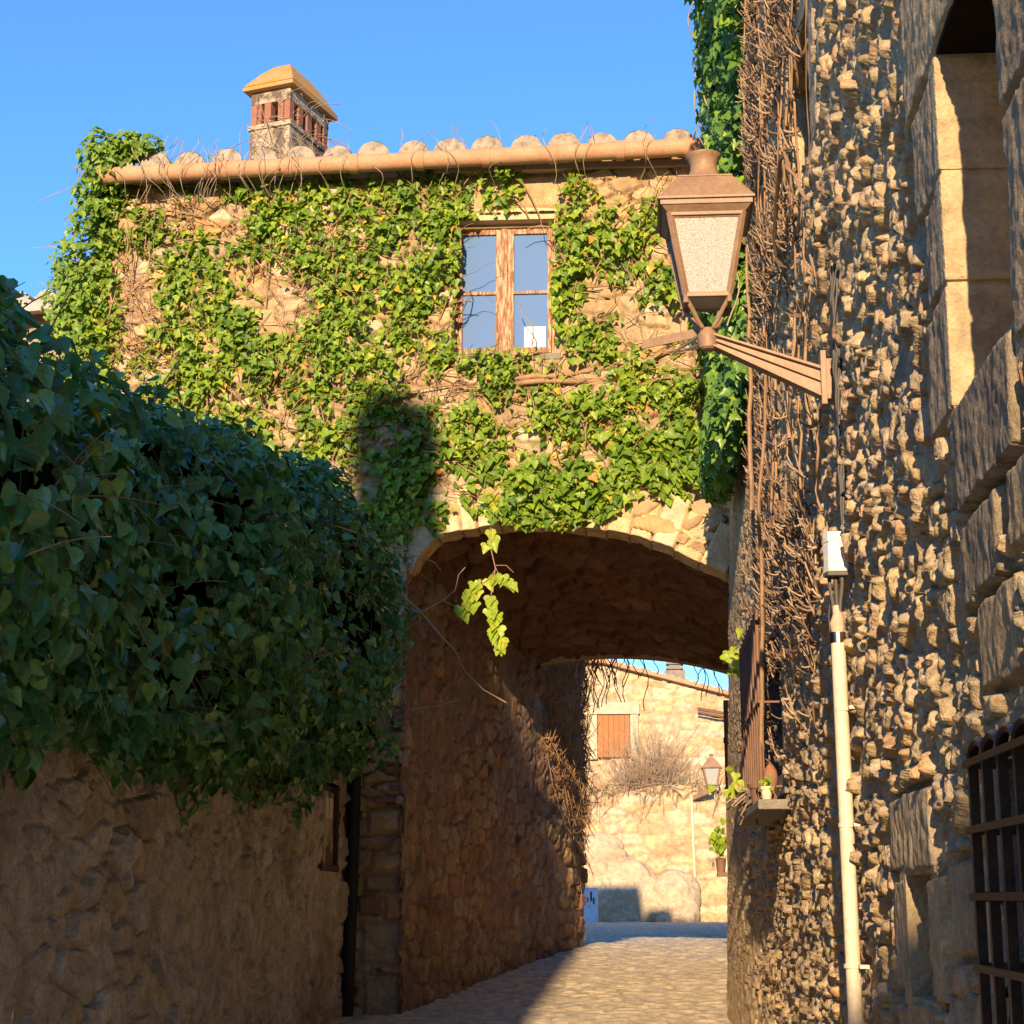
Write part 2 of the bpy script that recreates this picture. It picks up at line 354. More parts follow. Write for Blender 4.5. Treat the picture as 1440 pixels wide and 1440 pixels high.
road_sheet('cobbled_road', -2.6, 2.6, -2, 42.5, .035, .045)

# ------------------------------------------------------------------ stone sheets
def sheet(name, u, v, place, mat, parent, field, hole=None, extra=None, smooth=True):
    """u,v 1-d coordinates; field(U,V)->h,tone,edge; place(U,V,h)->xyz; hole(U,V)->bool"""
    U, V = np.meshgrid(u, v)
    h, tone, edge = field(U, V)
    P = place(U, V, h)
    idx = np.arange(U.size).reshape(U.shape)
    F = np.stack([idx[:-1, :-1], idx[:-1, 1:], idx[1:, 1:], idx[1:, :-1]], -1).reshape(-1, 4)
    if hole is not None:
        H = hole(U, V).ravel(); F = F[~(H[F].any(1))]
    V3 = P.reshape(-1, 3); T = tone.ravel(); E = edge.ravel()
    Fs = [F]
    if extra is not None:       # plain backing geometry of the same wall
        n0 = len(V3); V3 = np.concatenate([V3, np.array(extra.v, float)]); k = len(extra.v)
        T = np.concatenate([T, np.full(k, .4)]); E = np.concatenate([E, np.full(k, .7)])
        Fs.append(np.array(extra.f, int)+n0)
    return mesh_np(name, V3, Fs, mat, parent, smooth, {'tone': T, 'edge': E})
def in_rect(U, V, r, jag=0, s=0):
    ju = (fbm(V*6, U*6, s+3)-.5)*jag*2; jv = (fbm(U*6, V*6, s+1)-.5)*jag*2
    return (U+ju > r[0]) & (U+ju < r[1]) & (V+jv > r[2]) & (V+jv < r[3])

# ================================================================== right-hand stone house
RX = .745
house = empty('stone_house', (RX+1.5, 8, 0), 'tall rough rubble house with deep stone window openings on the right of the lane', 'house')
def rlean(y, z): return sstep(8.5, 14.4, y)*(.03*(np.minimum(z, 5.6)-3.0))+.075*sstep(8.0, 11.8, y)*sstep(6.5, 5.2, z)
# dressed stones showing in the rubble: (y0,y1,z0,z1,out,tone)
RB = [(4.05, 4.36, 2.86, 3.17, .05, .05), (4.05, 4.30, 3.18, 3.44, .05, .05), (4.05, 4.42, 3.45, 3.74, .05, .05), (3.05, 4.50, 3.76, 4.12, .055, .1),
      (2.75, 3.37, 2.80, 3.28, .05, .05), (2.9, 3.37, 3.29, 3.75, .05, .05),
      (3.38, 4.02, 2.60, 2.86, .06, 0), (3.62, 4.04, 2.38, 2.59, .05, .0), (3.50, 3.90, 2.18, 2.38, .05, .08), (3.1, 3.55, 2.42, 2.60, .045, .1), (2.9, 3.30, 2.60, 2.79, .05, .05),
      (4.62, 5.34, 1.82, 2.035, .05, .3), (5.10, 5.36, 1.50, 1.81, .045, .35), (4.50, 4.715, 1.50, 1.815, .05, .15), (4.66, 5.08, 1.30, 1.49, .05, .12), (4.15, 4.46, 1.62, 1.84, .03, .12), (3.9, 4.13, 1.60, 1.85, .03, .2),
      (6.35, 6.58, 4.62, 5.35, .04, .3), (7.42, 7.62, 4.62, 5.35, .04, .4)]
R_OPEN = {'tall': (3.38, 4.05, 2.86, 3.76), 'small': (4.715, 5.10, 1.49, 1.82), 'slit': (6.58, 7.42, 4.66, 5.26), 'grated': (2.45, 3.62, 1.25, 2.0), 'barred': (8.95, 10.55, 2.36, 3.12)}
def nearer(r):
    k = 1.05 if (r[0] < 4.6 and r[2] > 2.1) else 1.035 if r[2] < 2.1 and r[0] > 3.8 and r[0] < 5.5 else 1
    return (r[0]/k, r[1]/k, 1.75+(r[2]-1.75)/k, 1.75+(r[3]-1.75)/k)+tuple(r[4:])
RB = [nearer(q) for q in RB]; R_OPEN = {k: (nearer(q) if k in ('tall', 'small') else q) for k, q in R_OPEN.items()}
def right_field(U, V):
    e, a, b, r = stones(U, V, .155, .07, 1, jit=.95, p=2.2, warp=.5, wo=2, wv=.5)
    e2, a2, b2, r2 = stones(U+9, V+3, .05, .065, 6, jit=1.0, p=2.0, warp=.5, wo=2, wv=.6)
    m = sstep(.0, .17, e)
    m2 = sstep(.0, .38, e2)
    big = fbm(U*.9, V*1.4, 3)
    keep = sstep(.16, .30, r[..., 3]+.25*(big-.5))              # some stones have fallen out, leaving pockets
    h = m*keep*(.011+.017*r[..., 2]-.031*(.40+r[..., 4])*a-.012*(r[..., 5]-.35)*b)
    h = h+m2*(.002+.009*r2[..., 2]-.013*a2)*(.5+.5*m)+.016*(fbm(U*24, V*9, 2, 2)-.5)+.012*(fbm(U*42, V*20, 4, 1)-.5)+.03*(big-.5)
    h = h+.014*np.maximum(0, fbm(U*22, V*7, 5, 2)-.45)
    tone = np.clip(.65*r[..., 6]+.35*r2[..., 6], 0, 1); edge = np.clip(.25+.75*m*keep, 0, 1)
    # smoother, rendered strip near the far corner and at the foot
    pl = sstep(11.8, 13.2, U+.8*(fbm(U*2, V*1.5, 4)-.5))*.85
    h = lerp(h, .03+.016*fbm(U*7, V*9, 1)+.008*m, pl)+.05*sstep(11.8, 13.4, U)*sstep(5.3, 4.8, V); edge = lerp(edge, .35, pl)
    lowp = sstep(1.75, 1.35, V+.35*(fbm(U*2.2, V*2.2, 6)-.5))*sstep(5.2, 4.4, U)*.75
    h = lerp(h, .03+.02*fbm(U*9, V*9, 1)+.015*m, lowp)
    for (y0, y1, z0, z1, out, tn) in RB:
        jy = (fbm(V*7, U*7+y0, 3)-.5)*.05; jz = (fbm(U*6, V*6+z0, 1)-.5)*.03
        d = np.minimum(np.minimum(U+jy-y0, y1-U-jy), np.minimum(V+jz-z0, z1-V-jz))
        s = sstep(-.004, .012, d)
        gro = .005*np.maximum(0, fbm(U*30, V*12, 2, 2)-.45)*2+.008*(fbm(U*34, V*34, 6, 2)-.5)+.008*(fbm(U*9, V*9, 4)-.5)
        h = np.where(d > -.02, lerp(np.where(d > -.02, .0, h), out*.7+.004+gro*.8, s), h)
        tone = np.where(d > -.005, tn, tone); edge = np.where(d > 0, 1, edge)
    return h, tone, edge
def right_place(U, V, h): return np.stack([RX-h+rlean(U, V), U, V], -1)
def right_hole(U, V):
    H = np.zeros(U.shape, bool)
    for k, r in R_OPEN.items(): H |= in_rect(U, V, r, .006 if k != 'slit' else .02)
    return H
back = MB().cbox((RX+.45, 2.0, -.6), (RX+3.5, 14.6, 9.6)); back.add([(RX, 14.52, -.5), (RX+.45, 14.52, -.5), (RX+.75, 14.52, 9.6), (RX+.12, 14.52, 9.6)], [(0, 1, 2, 3)])
us = [2.0]
while us[-1] < 14.52: us.append(us[-1]+(.0085 if us[-1] < 5.8 else .012 if us[-1] < 8 else .022))
vs_ = np.concatenate([np.arange(-.3, 1.15, .02), np.arange(1.15, 3.9, .0062), np.arange(3.9, 5.5, .0095), np.arange(5.5, 9.6, .014)])
sheet('wall', np.array(us), vs_, right_place, M_RW, house, right_field, right_hole, back, smooth=True)
def niche(name, r, depth, mat, parent, backmat, x0=RX-.036, soffit_shade_mat=None):
    y0, y1, z0, z1 = r; j = .012
    t = MB()
    t.cbox((x0, y1-.004, z0-.02), (x0+depth, y1+.10, z1+.02)); t.cbox((x0+.01, y0-.10, z0-.02), (x0+depth, y0+.004, z1+.02))
    tp = MB() if soffit_shade_mat else t; tp.cbox((x0+.004, y0-.09, z1-.004), (x0+depth-.003, y1+.09, z1+.10)); t.cbox((x0+.004, y0-.09, z0-.10), (x0+depth-.003, y1+.09, z0+.004))
    o = t.build(name, mat, parent, bevel=.004)
    if soffit_shade_mat: tp.build('lintel', soffit_shade_mat, o)
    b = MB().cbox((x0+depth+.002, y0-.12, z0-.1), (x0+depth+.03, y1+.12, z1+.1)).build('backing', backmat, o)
    return o
wt = niche('window_opening', R_OPEN['tall'], .55, M_DRESS, house, M_DARK, soffit_shade_mat=M_DARK)  # underside of the opening's top painted near black for the shade there
# joints of the tall window's far jamb: three thick stones, not quite flush
jb = MB()
for z0, z1, dy in ((2.87, 3.165, .004), (3.175, 3.445, .010), (3.455, 3.75, .006)): jb.cbox((RX-.042, R_OPEN['tall'][1]-.005-dy, 1.75+(z0-1.75)/1.05), (RX+.27, R_OPEN['tall'][1]+.045, 1.75+(z1-1.75)/1.05))
jb.build('jamb_stone', M_DRESS, wt, bevel=.008)
niche('window_opening', R_OPEN['small'], .30, M_DRESS, house, M_DARK)
niche('window_opening', R_OPEN['slit'], .30, M_DRESS, house, M_DARK)
niche('window_opening', R_OPEN['grated'], .32, M_GREYST, house, M_DARK)
niche('window_opening', R_OPEN['barred'], .30, M_GREYST, house, M_DARK)

# the protruding wrought iron cage at the lower right
gr = MB(); GX = .605; gy0, gy1, gz0, gz1 = 2.2, 3.30, 1.2, 2.005
barsy = np.arange(gy1, gy0-.01, -.133)
for yb in barsy: gr.bar((GX, yb, gz0), (GX, yb, gz1), .017, .017, (1, 0, 0))
rails = [1.255, 1.37, 1.505, 1.632, 1.755, 1.872, 1.99]
for zr in rails:
    gr.bar((GX-.012, gy1+.02, zr), (GX-.012, gy0-.02, zr), .007, .013); gr.bar((GX+.012, gy1+.012, zr), (GX+.012, gy0-.012, zr), .006, .012)
    gr.bar((GX, gy1, zr), (RX+.02, gy1, zr), .016, .018)
for xb in (.63, .69): gr.bar((xb, gy1, gz0), (xb, gy1, gz1), .014, .014, (1, 0, 0))
for i in range(len(barsy)-1):
    yc = (barsy[i]+barsy[i+1])/2
    gr.tube([(GX, yc+.066*math.cos(t), 1.995+.030*math.sin(t)) for t in np.linspace(0, math.pi, 9)], .010, 6)
tag(gr.build('window_grille', M_IRON, house), 'rusty brown iron cage of square bars with scalloped top')
# barred window further along, with a stone shelf under it
bg_ = MB()
for yb in np.linspace(9.05, 10.5, 9): bg_.tube([(RX-.13, yb, 2.24), (RX-.13, yb, 3.20)], .011, 6)
for zr in (2.30, 2.72, 3.14):
    bg_.bar((RX-.13, 8.98, zr), (RX-.13, 10.56, zr), .022, .010); bg_.bar((RX-.13, 8.99, zr), (RX+.05, 8.99, zr), .02, .01); bg_.bar((RX-.13, 10.55, zr), (RX+.05, 10.55, zr), .02, .01)
tag(bg_.build('window_grille', M_RUST, house), 'rusty barred grille tangled in dry creeper')
MB().cbox((RX-.17, 8.75, 2.175), (RX+.06, 10.65, 2.225)).build('window_ledge', M_GREYST, house, bevel=.01)

# ================================================================== archway house
ah = empty('archway_house', (-1.9, 16.8, .8), 'ochre stone house bridging the lane on a low arch, with wooden window and chimney', 'house')
def fy(x): return FY+FK*x
def arch_z(x):
    x = np.asarray(x, float)
    z = 4.82-(3.15-np.sqrt(np.maximum(3.15**2-(x+.9)**2, .01)))
    return z-np.where(x < -1.6, ((-1.6-x)/.35)**2*.42, 0)
AX0, AX1 = -1.93, .84
WIN = (-1.53, -.655, 6.30, 7.57)
FB = [(-1.62, -.48, 7.60, 7.93, .03, .55),                                        # window lintel
      (-2.21, -1.92, 2.27, 2.47, .05, .45), (-2.16, -1.90, 1.97, 2.10, .035, .5), (-2.23, -1.93, 1.80, 1.95, .03, .0), (-2.05, -1.89, 1.58, 1.79, .045, .98),
      (-2.24, -1.93, 1.24, 1.56, .03, .35), (-2.22, -1.92, .80, 1.16, .03, .3)]
def fac_field(U, V):
    e, a, b, r = stones(U, V, .27, .125, 2, jit=.9, p=2.8, warp=.3)
    m = sstep(.025, .14, e); keep = sstep(.05, .2, r[..., 3])
    mort = sstep(.35, .62, fbm(U*1.3, V*1.3, 6))
    h = m*keep*(.024+.046*r[..., 2]+.04*(r[..., 4]-.5)*a-.03*(r[..., 5]-.5)*b)*(1.15-.15*mort)+.014*(fbm(U*14, V*20, 2)-.5)+.03*(fbm(U, V, 3)-.5)
    tone = r[..., 6]; edge = m*keep*(1-.2*mort)
    for (x0, x1, z0, z1, out, tn) in FB:
        jx = (fbm(V*7, U*7+x0, 3)-.5)*.05; jz = (fbm(U*6, V*6+z0, 1)-.5)*.04
        d = np.minimum(np.minimum(U+jx-x0, x1-U-jx), np.minimum(V+jz-z0, z1-V-jz)); s = sstep(-.004, .04, d)
        h = np.where(d > -.015, lerp(0, out+.012*(fbm(U*12, V*14, 6)-.5), s), h); tone = np.where(d > -.004, tn, tone); edge = np.where(d > 0, 1, edge)
    return h, tone, edge
def fac_place(U, V, h): return np.stack([U+.026*0, fy(U)-h, V], -1)
def fac_hole(U, V):
    inarch = (U > AX0+.035) & (U < 1.2) & (V < arch_z(np.clip(U, AX0, AX1))+.06)
    return inarch | in_rect(U, V, WIN)
fb = MB()
fb.cbox((-4.62, 14.85, .4), (-1.98, 19, 7.55)); fb.cbox((-1.98, 14.85, 4.95), (.9, 19, 6.2)); fb.cbox((-1.98, 15.1, 6.2), (.9, 16.0, 7.5)); fb.cbox((.98, 14.85, .4), (3.2, 19, 4.95))
fb.cbox((-4.69, 14.62, .4), (-4.62, 19.0, 7.6)); fb.cbox((-4.6, 14.62, 7.5), (.95, 15.2, 7.92))
sheet('wall', np.arange(-4.68, .99, .0145), np.arange(.5, 8.1, .0145), fac_place, M_FA, ah, fac_field, fac_hole, fb)
# arch ring: grid along the curve and outwards from it
M_RING = stone_mat('arch_stone', [(.56, .40, .21), (.66, .50, .29), (.54, .37, .19), (.68, .56, .37), (.60, .40, .19)], (.17, .115, .07), bump=.8, stain=(.42, .26, .12), stain_amt=.7)
def arch_ring():
    xs = np.concatenate([np.linspace(AX0, -1.5, 30), np.linspace(-1.495, AX1, 175)]); zs = arch_z(xs)
    T = np.stack([np.gradient(xs), np.gradient(zs)], -1); T /= np.linalg.norm(T, axis=1, keepdims=True); Nn = np.stack([-T[:, 1], T[:, 0]], -1)
    s = np.concatenate([[0], np.cumsum(np.hypot(np.diff(xs), np.diff(zs)))])
    # profile: -0.34 .. 0 runs inwards (soffit), 0 .. .47 outwards on the face
    q = np.concatenate([np.linspace(-.36, -.012, 18), np.linspace(0, .50, 42)])
    S, Q = np.meshgrid(s, q)
    rs = np.random.default_rng(3); cuts = [0]
    while cuts[-1] < s[-1]: cuts.append(cuts[-1]+rs.uniform(.13, .26))
    cuts = np.array(cuts); SS = S+.02*(fbm(S*6, Q*6, 2)-.5)+.10*(Q)*(rs.random()-.5)
    ci = np.clip(np.searchsorted(cuts, SS)-1, 0, len(cuts)-2); dl = SS-cuts[ci]; dr = cuts[ci+1]-SS; d = np.minimum(dl, dr)
    rr = rs.random((len(cuts), 4)); top = .38+.12*rr[ci, 0]
    m = sstep(.0, .014, d); inside = sstep(top, top-.03, Q)
    out = .020+.045*rr[ci, 1]+.018*(fbm(S*9, Q*9, 5)-.5)+.02*(rr[ci, 3]-.5)*(SS-(cuts[ci]+cuts[ci+1])/2)/.1
    h = np.where(Q >= 0, lerp(-.05, out*m-.035*(1-m), inside), 0)
    rag = .032*(fbm(S*8, Q*0+2, 4)-.5)+.015*(rr[ci, 2]-.5)
    soff = np.where(Q < 0, .016*(fbm(S*10, Q*10, 1)-.5), 0)
    Qf = np.maximum(Q, 0); dep = np.maximum(-Q, 0)
    P = np.zeros(S.shape+(3,))
    P[..., 0] = xs[None, :]+Nn[None, :, 0]*(Qf+rag+soff); P[..., 2] = zs[None, :]+Nn[None, :, 1]*(Qf+rag+soff)
    h0 = h[18:19, :]
    P[..., 1] = fy(P[..., 0])-np.where(Q >= 0, h, h0)+dep
    idx = np.arange(S.size).reshape(S.shape); F = np.stack([idx[:-1, :-1], idx[:-1, 1:], idx[1:, 1:], idx[1:, :-1]], -1).reshape(-1, 4)
    mesh_np('arch_ring', P.reshape(-1, 3), [F], M_RING, ah, True, {'tone': (.05+.90*rr[ci, 2]).ravel(), 'edge': (m*inside).ravel()})
arch_ring()
def vault():
    n = 200; t = np.linspace(0, 1, n); x0 = lerp(AX0, AX1+.12, t); z0 = arch_z(np.minimum(x0, AX1))-.0
    x1 = lerp(-1.42, 1.25, t); z1 = 4.30-(2.7-np.sqrt(2.7**2-(x1+.25)**2))*.62-np.where(x1 < -1.05, ((-1.05-x1)/.36)**2*.4, 0)
    v = np.linspace(0, 1, 190); Tt, Vv = np.meshgrid(t, v)
    Xx = lerp(x0[None], x1[None], Vv); Zz = lerp(z0[None], z1[None], Vv)
    Yy = lerp(fy(x0)[None]+.28, np.full((1, n), 19.05), Vv)
    e, a, b, r = stones(Xx, Yy, .22, .34, 4, warp=.35); m = sstep(.03, .3, e)
    dn = m*(.02+.05*r[..., 2])+.02*(fbm(Xx*12, Yy*12, 2)-.5)
    Zz = Zz-dn+.05+.03*Vv*0
    P = np.stack([Xx, Yy, Zz], -1)
    idx = np.arange(Xx.size).reshape(Xx.shape); F = np.stack([idx[:-1, :-1], idx[:-1, 1:], idx[1:, 1:], idx[1:, :-1]], -1).reshape(-1, 4)
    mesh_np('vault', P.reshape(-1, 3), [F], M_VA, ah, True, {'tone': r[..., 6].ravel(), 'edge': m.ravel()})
    # rear face over the passage
    rb = MB(); k = 24
    xx = np.linspace(-1.42, 1.25, k); zz = np.interp(xx, x1, z1)-.0
    V = [(x, 19.06, z-.02) for x, z in zip(xx, zz)]+[(x, 19.06, 6.3) for x in xx]
    rb.add(V, [(i, i+1, k+i+1, k+i) for i in range(k-1)]); rb.cbox((-4.6, 19.0, .5), (-1.72, 19.06, 7.55)); rb.cbox((1.26, 19.0, .5), (3.2, 19.06, 6.4))
    rb.build('rear_wall', M_LINT, ah)
vault()
# passage walls
PWD = np.array([-.68+1.93, 21.1-14.5]); PWL = np.hypot(*PWD); PWD = PWD/PWL; PWN = np.array([PWD[1], -PWD[0]])
def pw_field(U, V):
    e, a, b, r = stones(U, V, .26, .15, 5, jit=.95, p=2.4, warp=.35)
    m = sstep(.025, .16, e); mort = sstep(.42, .62, fbm(U*1.1, V*1.1, 6))
    h = m*(.010+.038*r[..., 2]+.03*(r[..., 4]-.5)*a)*(1-.5*mort)+.025*(fbm(U*11, V*13, 2)-.5)+.06*(fbm(U*1.2, V*1.2, 3)-.5)
    lit = sstep(4.2, 5.0, U); h = np.maximum(h*(1+.6*lit)+.014*(fbm(U*30, V*30, 1, 2)-.5), .012*(U < .2))
    return h, r[..., 6], m*(1-.6*mort)
def pw_place(U, V, h):
    return np.stack([-1.93+PWD[0]*U+PWN[0]*h, 14.52+PWD[1]*U+PWN[1]*h, V], -1)
pb = MB()
def pbx(u0, u1, z0, z1, d0, d1):
    c = [(u0, d0), (u1, d0), (u1, d1), (u0, d1)]
    V = [(-1.93+PWD[0]*a+PWN[0]*d, 14.52+PWD[1]*a+PWN[1]*d, z) for z in (z0, z1) for a, d in c]
    pb.add(V, [(3, 2, 1, 0), (4, 5, 6, 7), (0, 1, 5, 4), (1, 2, 6, 5), (2, 3, 7, 6), (3, 0, 4, 7)])
pbx(.1, PWL, .4, 6.6, -.5, -.03)
def pw_hole(U, V): return (U < 4.5) & (V > 4.75)
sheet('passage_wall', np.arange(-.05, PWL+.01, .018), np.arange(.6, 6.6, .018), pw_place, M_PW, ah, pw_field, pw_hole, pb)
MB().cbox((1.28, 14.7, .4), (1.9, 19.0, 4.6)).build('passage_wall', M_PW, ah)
# window
wx0, wx1, wz0, wz1 = WIN; wm = (wx0+wx1)/2; wy = fy(wm)
wn = MB().cbox((wx0+.0, wy+.12, wz0), (wx0+.035, wy+.18, wz1-.05)).cbox((wx1-.035, wy+.12, wz0), (wx1, wy+.18, wz1-.05)).cbox((wx0+.035, wy+.121, wz1-.09), (wx1-.035, wy+.179, wz1-.05)).cbox((wx0+.035, wy+.121, wz0), (wx1-.035, wy+.179, wz0+.045))
wn.cbox((wm-.022, wy+.085, wz0+.045), (wm+.022, wy+.12, wz1-.09))
win = wn.build('window', M_WOOD, ah, bevel=.004); tag(win, 'small two-leaf wooden window with peeling brown paint')
for s in (-1, 1):
    xa, xb = (wx0+.036, wm-.003) if s < 0 else (wm+.003, wx1-.036)
    za, zb = wz0+.047, wz1-.092; wide = .075; nar = .032; mz = (za+zb)/2-.015
    li, ri = (nar, wide) if s < 0 else (wide, nar)
    f = MB().cbox((xa, wy+.10, za), (xa+li, wy+.14, zb)).cbox((xb-ri, wy+.10, za), (xb, wy+.14, zb))
    f.cbox((xa+li, wy+.101, za), (xb-ri, wy+.139, za+.05)).cbox((xa+li, wy+.101, zb-.045), (xb-ri, wy+.139, zb)).cbox((xa+li, wy+.104, mz-.014), (xb-ri, wy+.137, mz+.014))
    f.build('casement', M_WOOD, win, bevel=.004)
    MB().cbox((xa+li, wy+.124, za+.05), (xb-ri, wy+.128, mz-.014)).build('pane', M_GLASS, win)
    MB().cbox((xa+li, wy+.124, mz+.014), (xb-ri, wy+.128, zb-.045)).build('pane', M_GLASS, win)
rv = MB().cbox((wx0-.10, wy+.012, wz0-.02), (wx0+.002, wy+.19, wz1+.02)).cbox((wx1-.002, wy+.0, wz0-.02), (wx1+.10, wy+.19, wz1+.02)).cbox((wx0-.09, wy-.02, wz1-.05), (wx1+.09, wy+.189, wz1+.08))
rv.build('window_reveal', M_LINT, ah, bevel=.006)
MB().cbox((wx0-.06, wy-.05, wz0-.06), (wx1+.05, wy+.19, wz0-.002)).build('window_sill', M_GREYST, ah, bevel=.008)
tag(MB().cbox((wx1-.27, wy+.108, wz0+.10), (wx1-.085, wy+.112, wz0+.285)).build('paper_sheet', M_PAPER), 'white sheet of paper in the lower right corner of the wooden window', 'paper')
# roof: rows of barrel tiles
def barrel_roof(name, x0, x1, ye, ze, slope, length, pitch, rad, mat, parent, endmat=None, rz=0, y_of=None, rise=0):
    t = MB(); te = MB(); n = 10; cs, sn = math.cos(slope), math.sin(slope); rr_ = np.random.default_rng(9)
    k = 0; x = x0
    while x < x1:
        jx = rr_.uniform(-.015, .015); jz = rr_.uniform(-.015, .012); jr = rad*rr_.uniform(.92, 1.08)
        yb = (y_of(x) if y_of else ye); zb = ze+rise*(x-x0)+jz
        rows = int(length/.34)
        for r_ in range(rows):
            s0, s1 = r_*.34-(.03 if r_ == 0 else 0), r_*.34+.42; V = []
            for s_, q in ((s0, jr), (s1, jr*.82)):
                for i in range(n+1):
                    a = math.pi*i/n; dx = -q*math.cos(a); dz = q*math.sin(a)*.95
                    V.append((x+jx+dx, yb+s_*cs-dz*sn*.5, zb+s_*sn+dz+.012*(r_ > 0)+.01*r_))
            t.add(V, [(i, i+1, n+2+i, n+1+i) for i in range(n)])
        for s_ in [0]:
            V = [(x+jx-jr*1.0*math.cos(math.pi*i/n), yb-.036-.010*rr_.random(), zb-.004+jr*.955*math.sin(math.pi*i/n)*(1-.05*rr_.random())) for i in range(n+1)]
            te.add(V, [tuple(range(n+1))])
        # channel tile
        V = []
        for s_ in (-.05, length):
            for i in range(7):
                a = math.pi*i/6; V.append((x+pitch/2-pitch*.36*math.cos(a), yb+s_*cs, zb+s_*sn+.03-.07*math.sin(a)))
        t.add(V, [(i, i+1, 8+i, 7+i) for i in range(6)])
        x += pitch
    o = t.build(name, mat, parent, smooth=True)
    if endmat: te.build('tile_ends', endmat, o)
    return o
ry = lambda x: fy(x)-.20
rf = barrel_roof('roof', -4.50, .80, 0, 8.055, R(-3.0), .8, .328, .132, M_TILE, ah, M_TEND, y_of=ry, rise=.008)
dk = MB()
for xa, xb, zr, yr in ((-4.75, -1.7, 8.46, 16.3), (-1.7, .95, 8.02, 14.9)):
    p0 = [(xa, fy(xa)-.15), (xa, yr), (xa, 19.05)]; zz_ = (7.99, zr, 7.6 if xa < -2 else 6.75)
    V = [(x_, y_, z_-d_) for x_ in (xa, xb) for d_ in (0, .06) for (q_, y_), z_ in zip(p0, zz_)]
    dk.add(V, [(0, 1, 7, 6), (1, 2, 8, 7), (3, 9, 10, 4), (4, 10, 11, 5), (0, 6, 9, 3), (2, 5, 11, 8), (0, 3, 4, 1), (1, 4, 5, 2), (6, 7, 10, 9), (7, 8, 11, 10)])
dk.build('roof_deck', M_TILE, ah)
gt = MB(); ge = MB(); gx = -4.66; i = 0
while gx < .66:
    gl = .575; x2 = min(gx+gl, .70); zz = lambda x: 7.955+.010*(x+4.66)
    (gt if x2 < .66 else ge).tube([(gx, fy(gx)-.29, zz(gx)), (x2, fy(x2)-.29, zz(x2))], [.078, .074], 14)
    if x2 < .66: gt.tube([(x2-.05, fy(x2)-.29, zz(x2)), (x2+.022, fy(x2)-.29, zz(x2))], [.087, .088], 14)
    gx += gl
gto = tag(gt.build('gutter', M_TERRA, ah, smooth=True), 'terracotta pipe gutter in collared lengths along the eave')
tag(ge.build('gutter_end', pmat('new_terracotta', (.50, .20, .10), .7, col2=(.45, .2, .11), scale=6), gto, smooth=True), 'redder last length of the gutter')
# chimney
ca = R(18); e1 = Vector((math.cos(ca), -math.sin(ca), 0)); e2 = Vector((math.sin(ca), math.cos(ca), 0)); c0 = Vector((-3.70, 16.0, 0))
def cp(a, b, z): return c0+e1*a+e2*b+Vector((0, 0, z))
def cprism(mb, a0, a1, b0, b1, z0, z1, t=0):
    V = [cp(a, b, z0) for a, b in ((a0, b0), (a1, b0), (a1, b1), (a0, b1))]+[cp(a, b, z1) for a, b in ((a0+t, b0+t), (a1-t, b0+t), (a1-t, b1-t), (a0+t, b1-t))]
    return mb.add(V, [(3, 2, 1, 0), (4, 5, 6, 7), (0, 1, 5, 4), (1, 2, 6, 5), (2, 3, 7, 6), (3, 0, 4, 7)])
cm = MB(); cprism(cm, 0, .44, 0, .80, 8.1, 9.10); cprism(cm, -.02, .46, -.02, .82, 9.10, 9.15)
cprism(cm, 0, .44, 0, .80, 9.37, 9.50)
ch = cm.build('chimney', M_PLAST, ah, bevel=.01)
cb = MB()
for a, b in ((.0, .0), (.0, .68), (.15, .0), (.30, .0), (.36, .0), (.36, .18), (.36, .36), (.36, .55), (.36, .70), (.15, .7), (.0, .25), (.0, .48)):
    wdt = .075 if (a, b) not in ((.0, .0),) else .12
    cprism(cb, a+.004, a+wdt, b+.004, b+.09, 9.15, 9.37)
cprism(cb, .15, .30, .2, .6, 9.0, 9.36)
cb.build('vent_bricks', M_BRICK, ch)
cc = MB(); cprism(cc, -.06, .50, -.07, .88, 9.50, 9.545)
V = []
for q, z in ((0, 9.546), (.42, 9.74), (.72, 9.85), (.95, 9.89)):
    V += [cp(lerp(-.06, .22, q*.93) if s1 < 0 else lerp(.50, .22, q*.93), lerp(-.07, .40, q*.80) if s2 < 0 else lerp(.88, .45, q*.80), z) for s1, s2 in ((-1, -1), (1, -1), (1, 1), (-1, 1))]
F = [(k*4+i, k*4+(i+1) % 4, k*4+4+(i+1) % 4, k*4+4+i) for k in range(3) for i in range(4)]+[(12, 13, 14, 15)]
cc.add(V, F)
cc.build('chimney_cap', M_LICH, ch, bevel=.012)
# black drainpipe and bricks in the pier
dp = MB(); dp.tube([(-2.32, 14.40, .86), (-2.30, 14.42, 2.2), (-2.27, 14.44, 4.9)], .052, 12)
for z in (1.05, 1.75, 2.5): dp.tube([(-2.31+.01*z*.3, 14.41, z-.03), (-2.31+.01*z*.3, 14.41, z+.03)], .062, 12)
tag(dp.build('drainpipe', M_BLACKP, ah, smooth=True), 'black iron drainpipe in the corner by the pier')
for x0, x1, z0, z1 in ((-2.14, -1.91, 2.52, 2.565), (-2.02, -1.915, 2.62, 2.66), (-2.05, -1.91, 2.76, 2.81), (-2.06, -1.90, 2.90, 2.95), (-2.0, -1.9, 3.03, 3.07)): MB().cbox((x0, 14.49, z0), (x1, 14.60, z1)).build('brick', M_BRICK, ah, bevel=.006)
hb = MB()
for zz in (3.13, 3.185, 3.24, 3.295): hb.cbox((-2.03, 14.49, zz), (-1.9, 14.6, zz+.014))
for xx in (-2.03, -1.99, -1.95, -1.914): hb.cbox((xx, 14.492, 3.144), (xx+.012, 14.6, 3.295))
hb.cbox((-2.03, 14.54, 3.13), (-1.9, 14.6, 3.31))
tag(hb.build('hollow_brick', M_BRICK, ah), 'hollow brick with open square holes set in the pier')

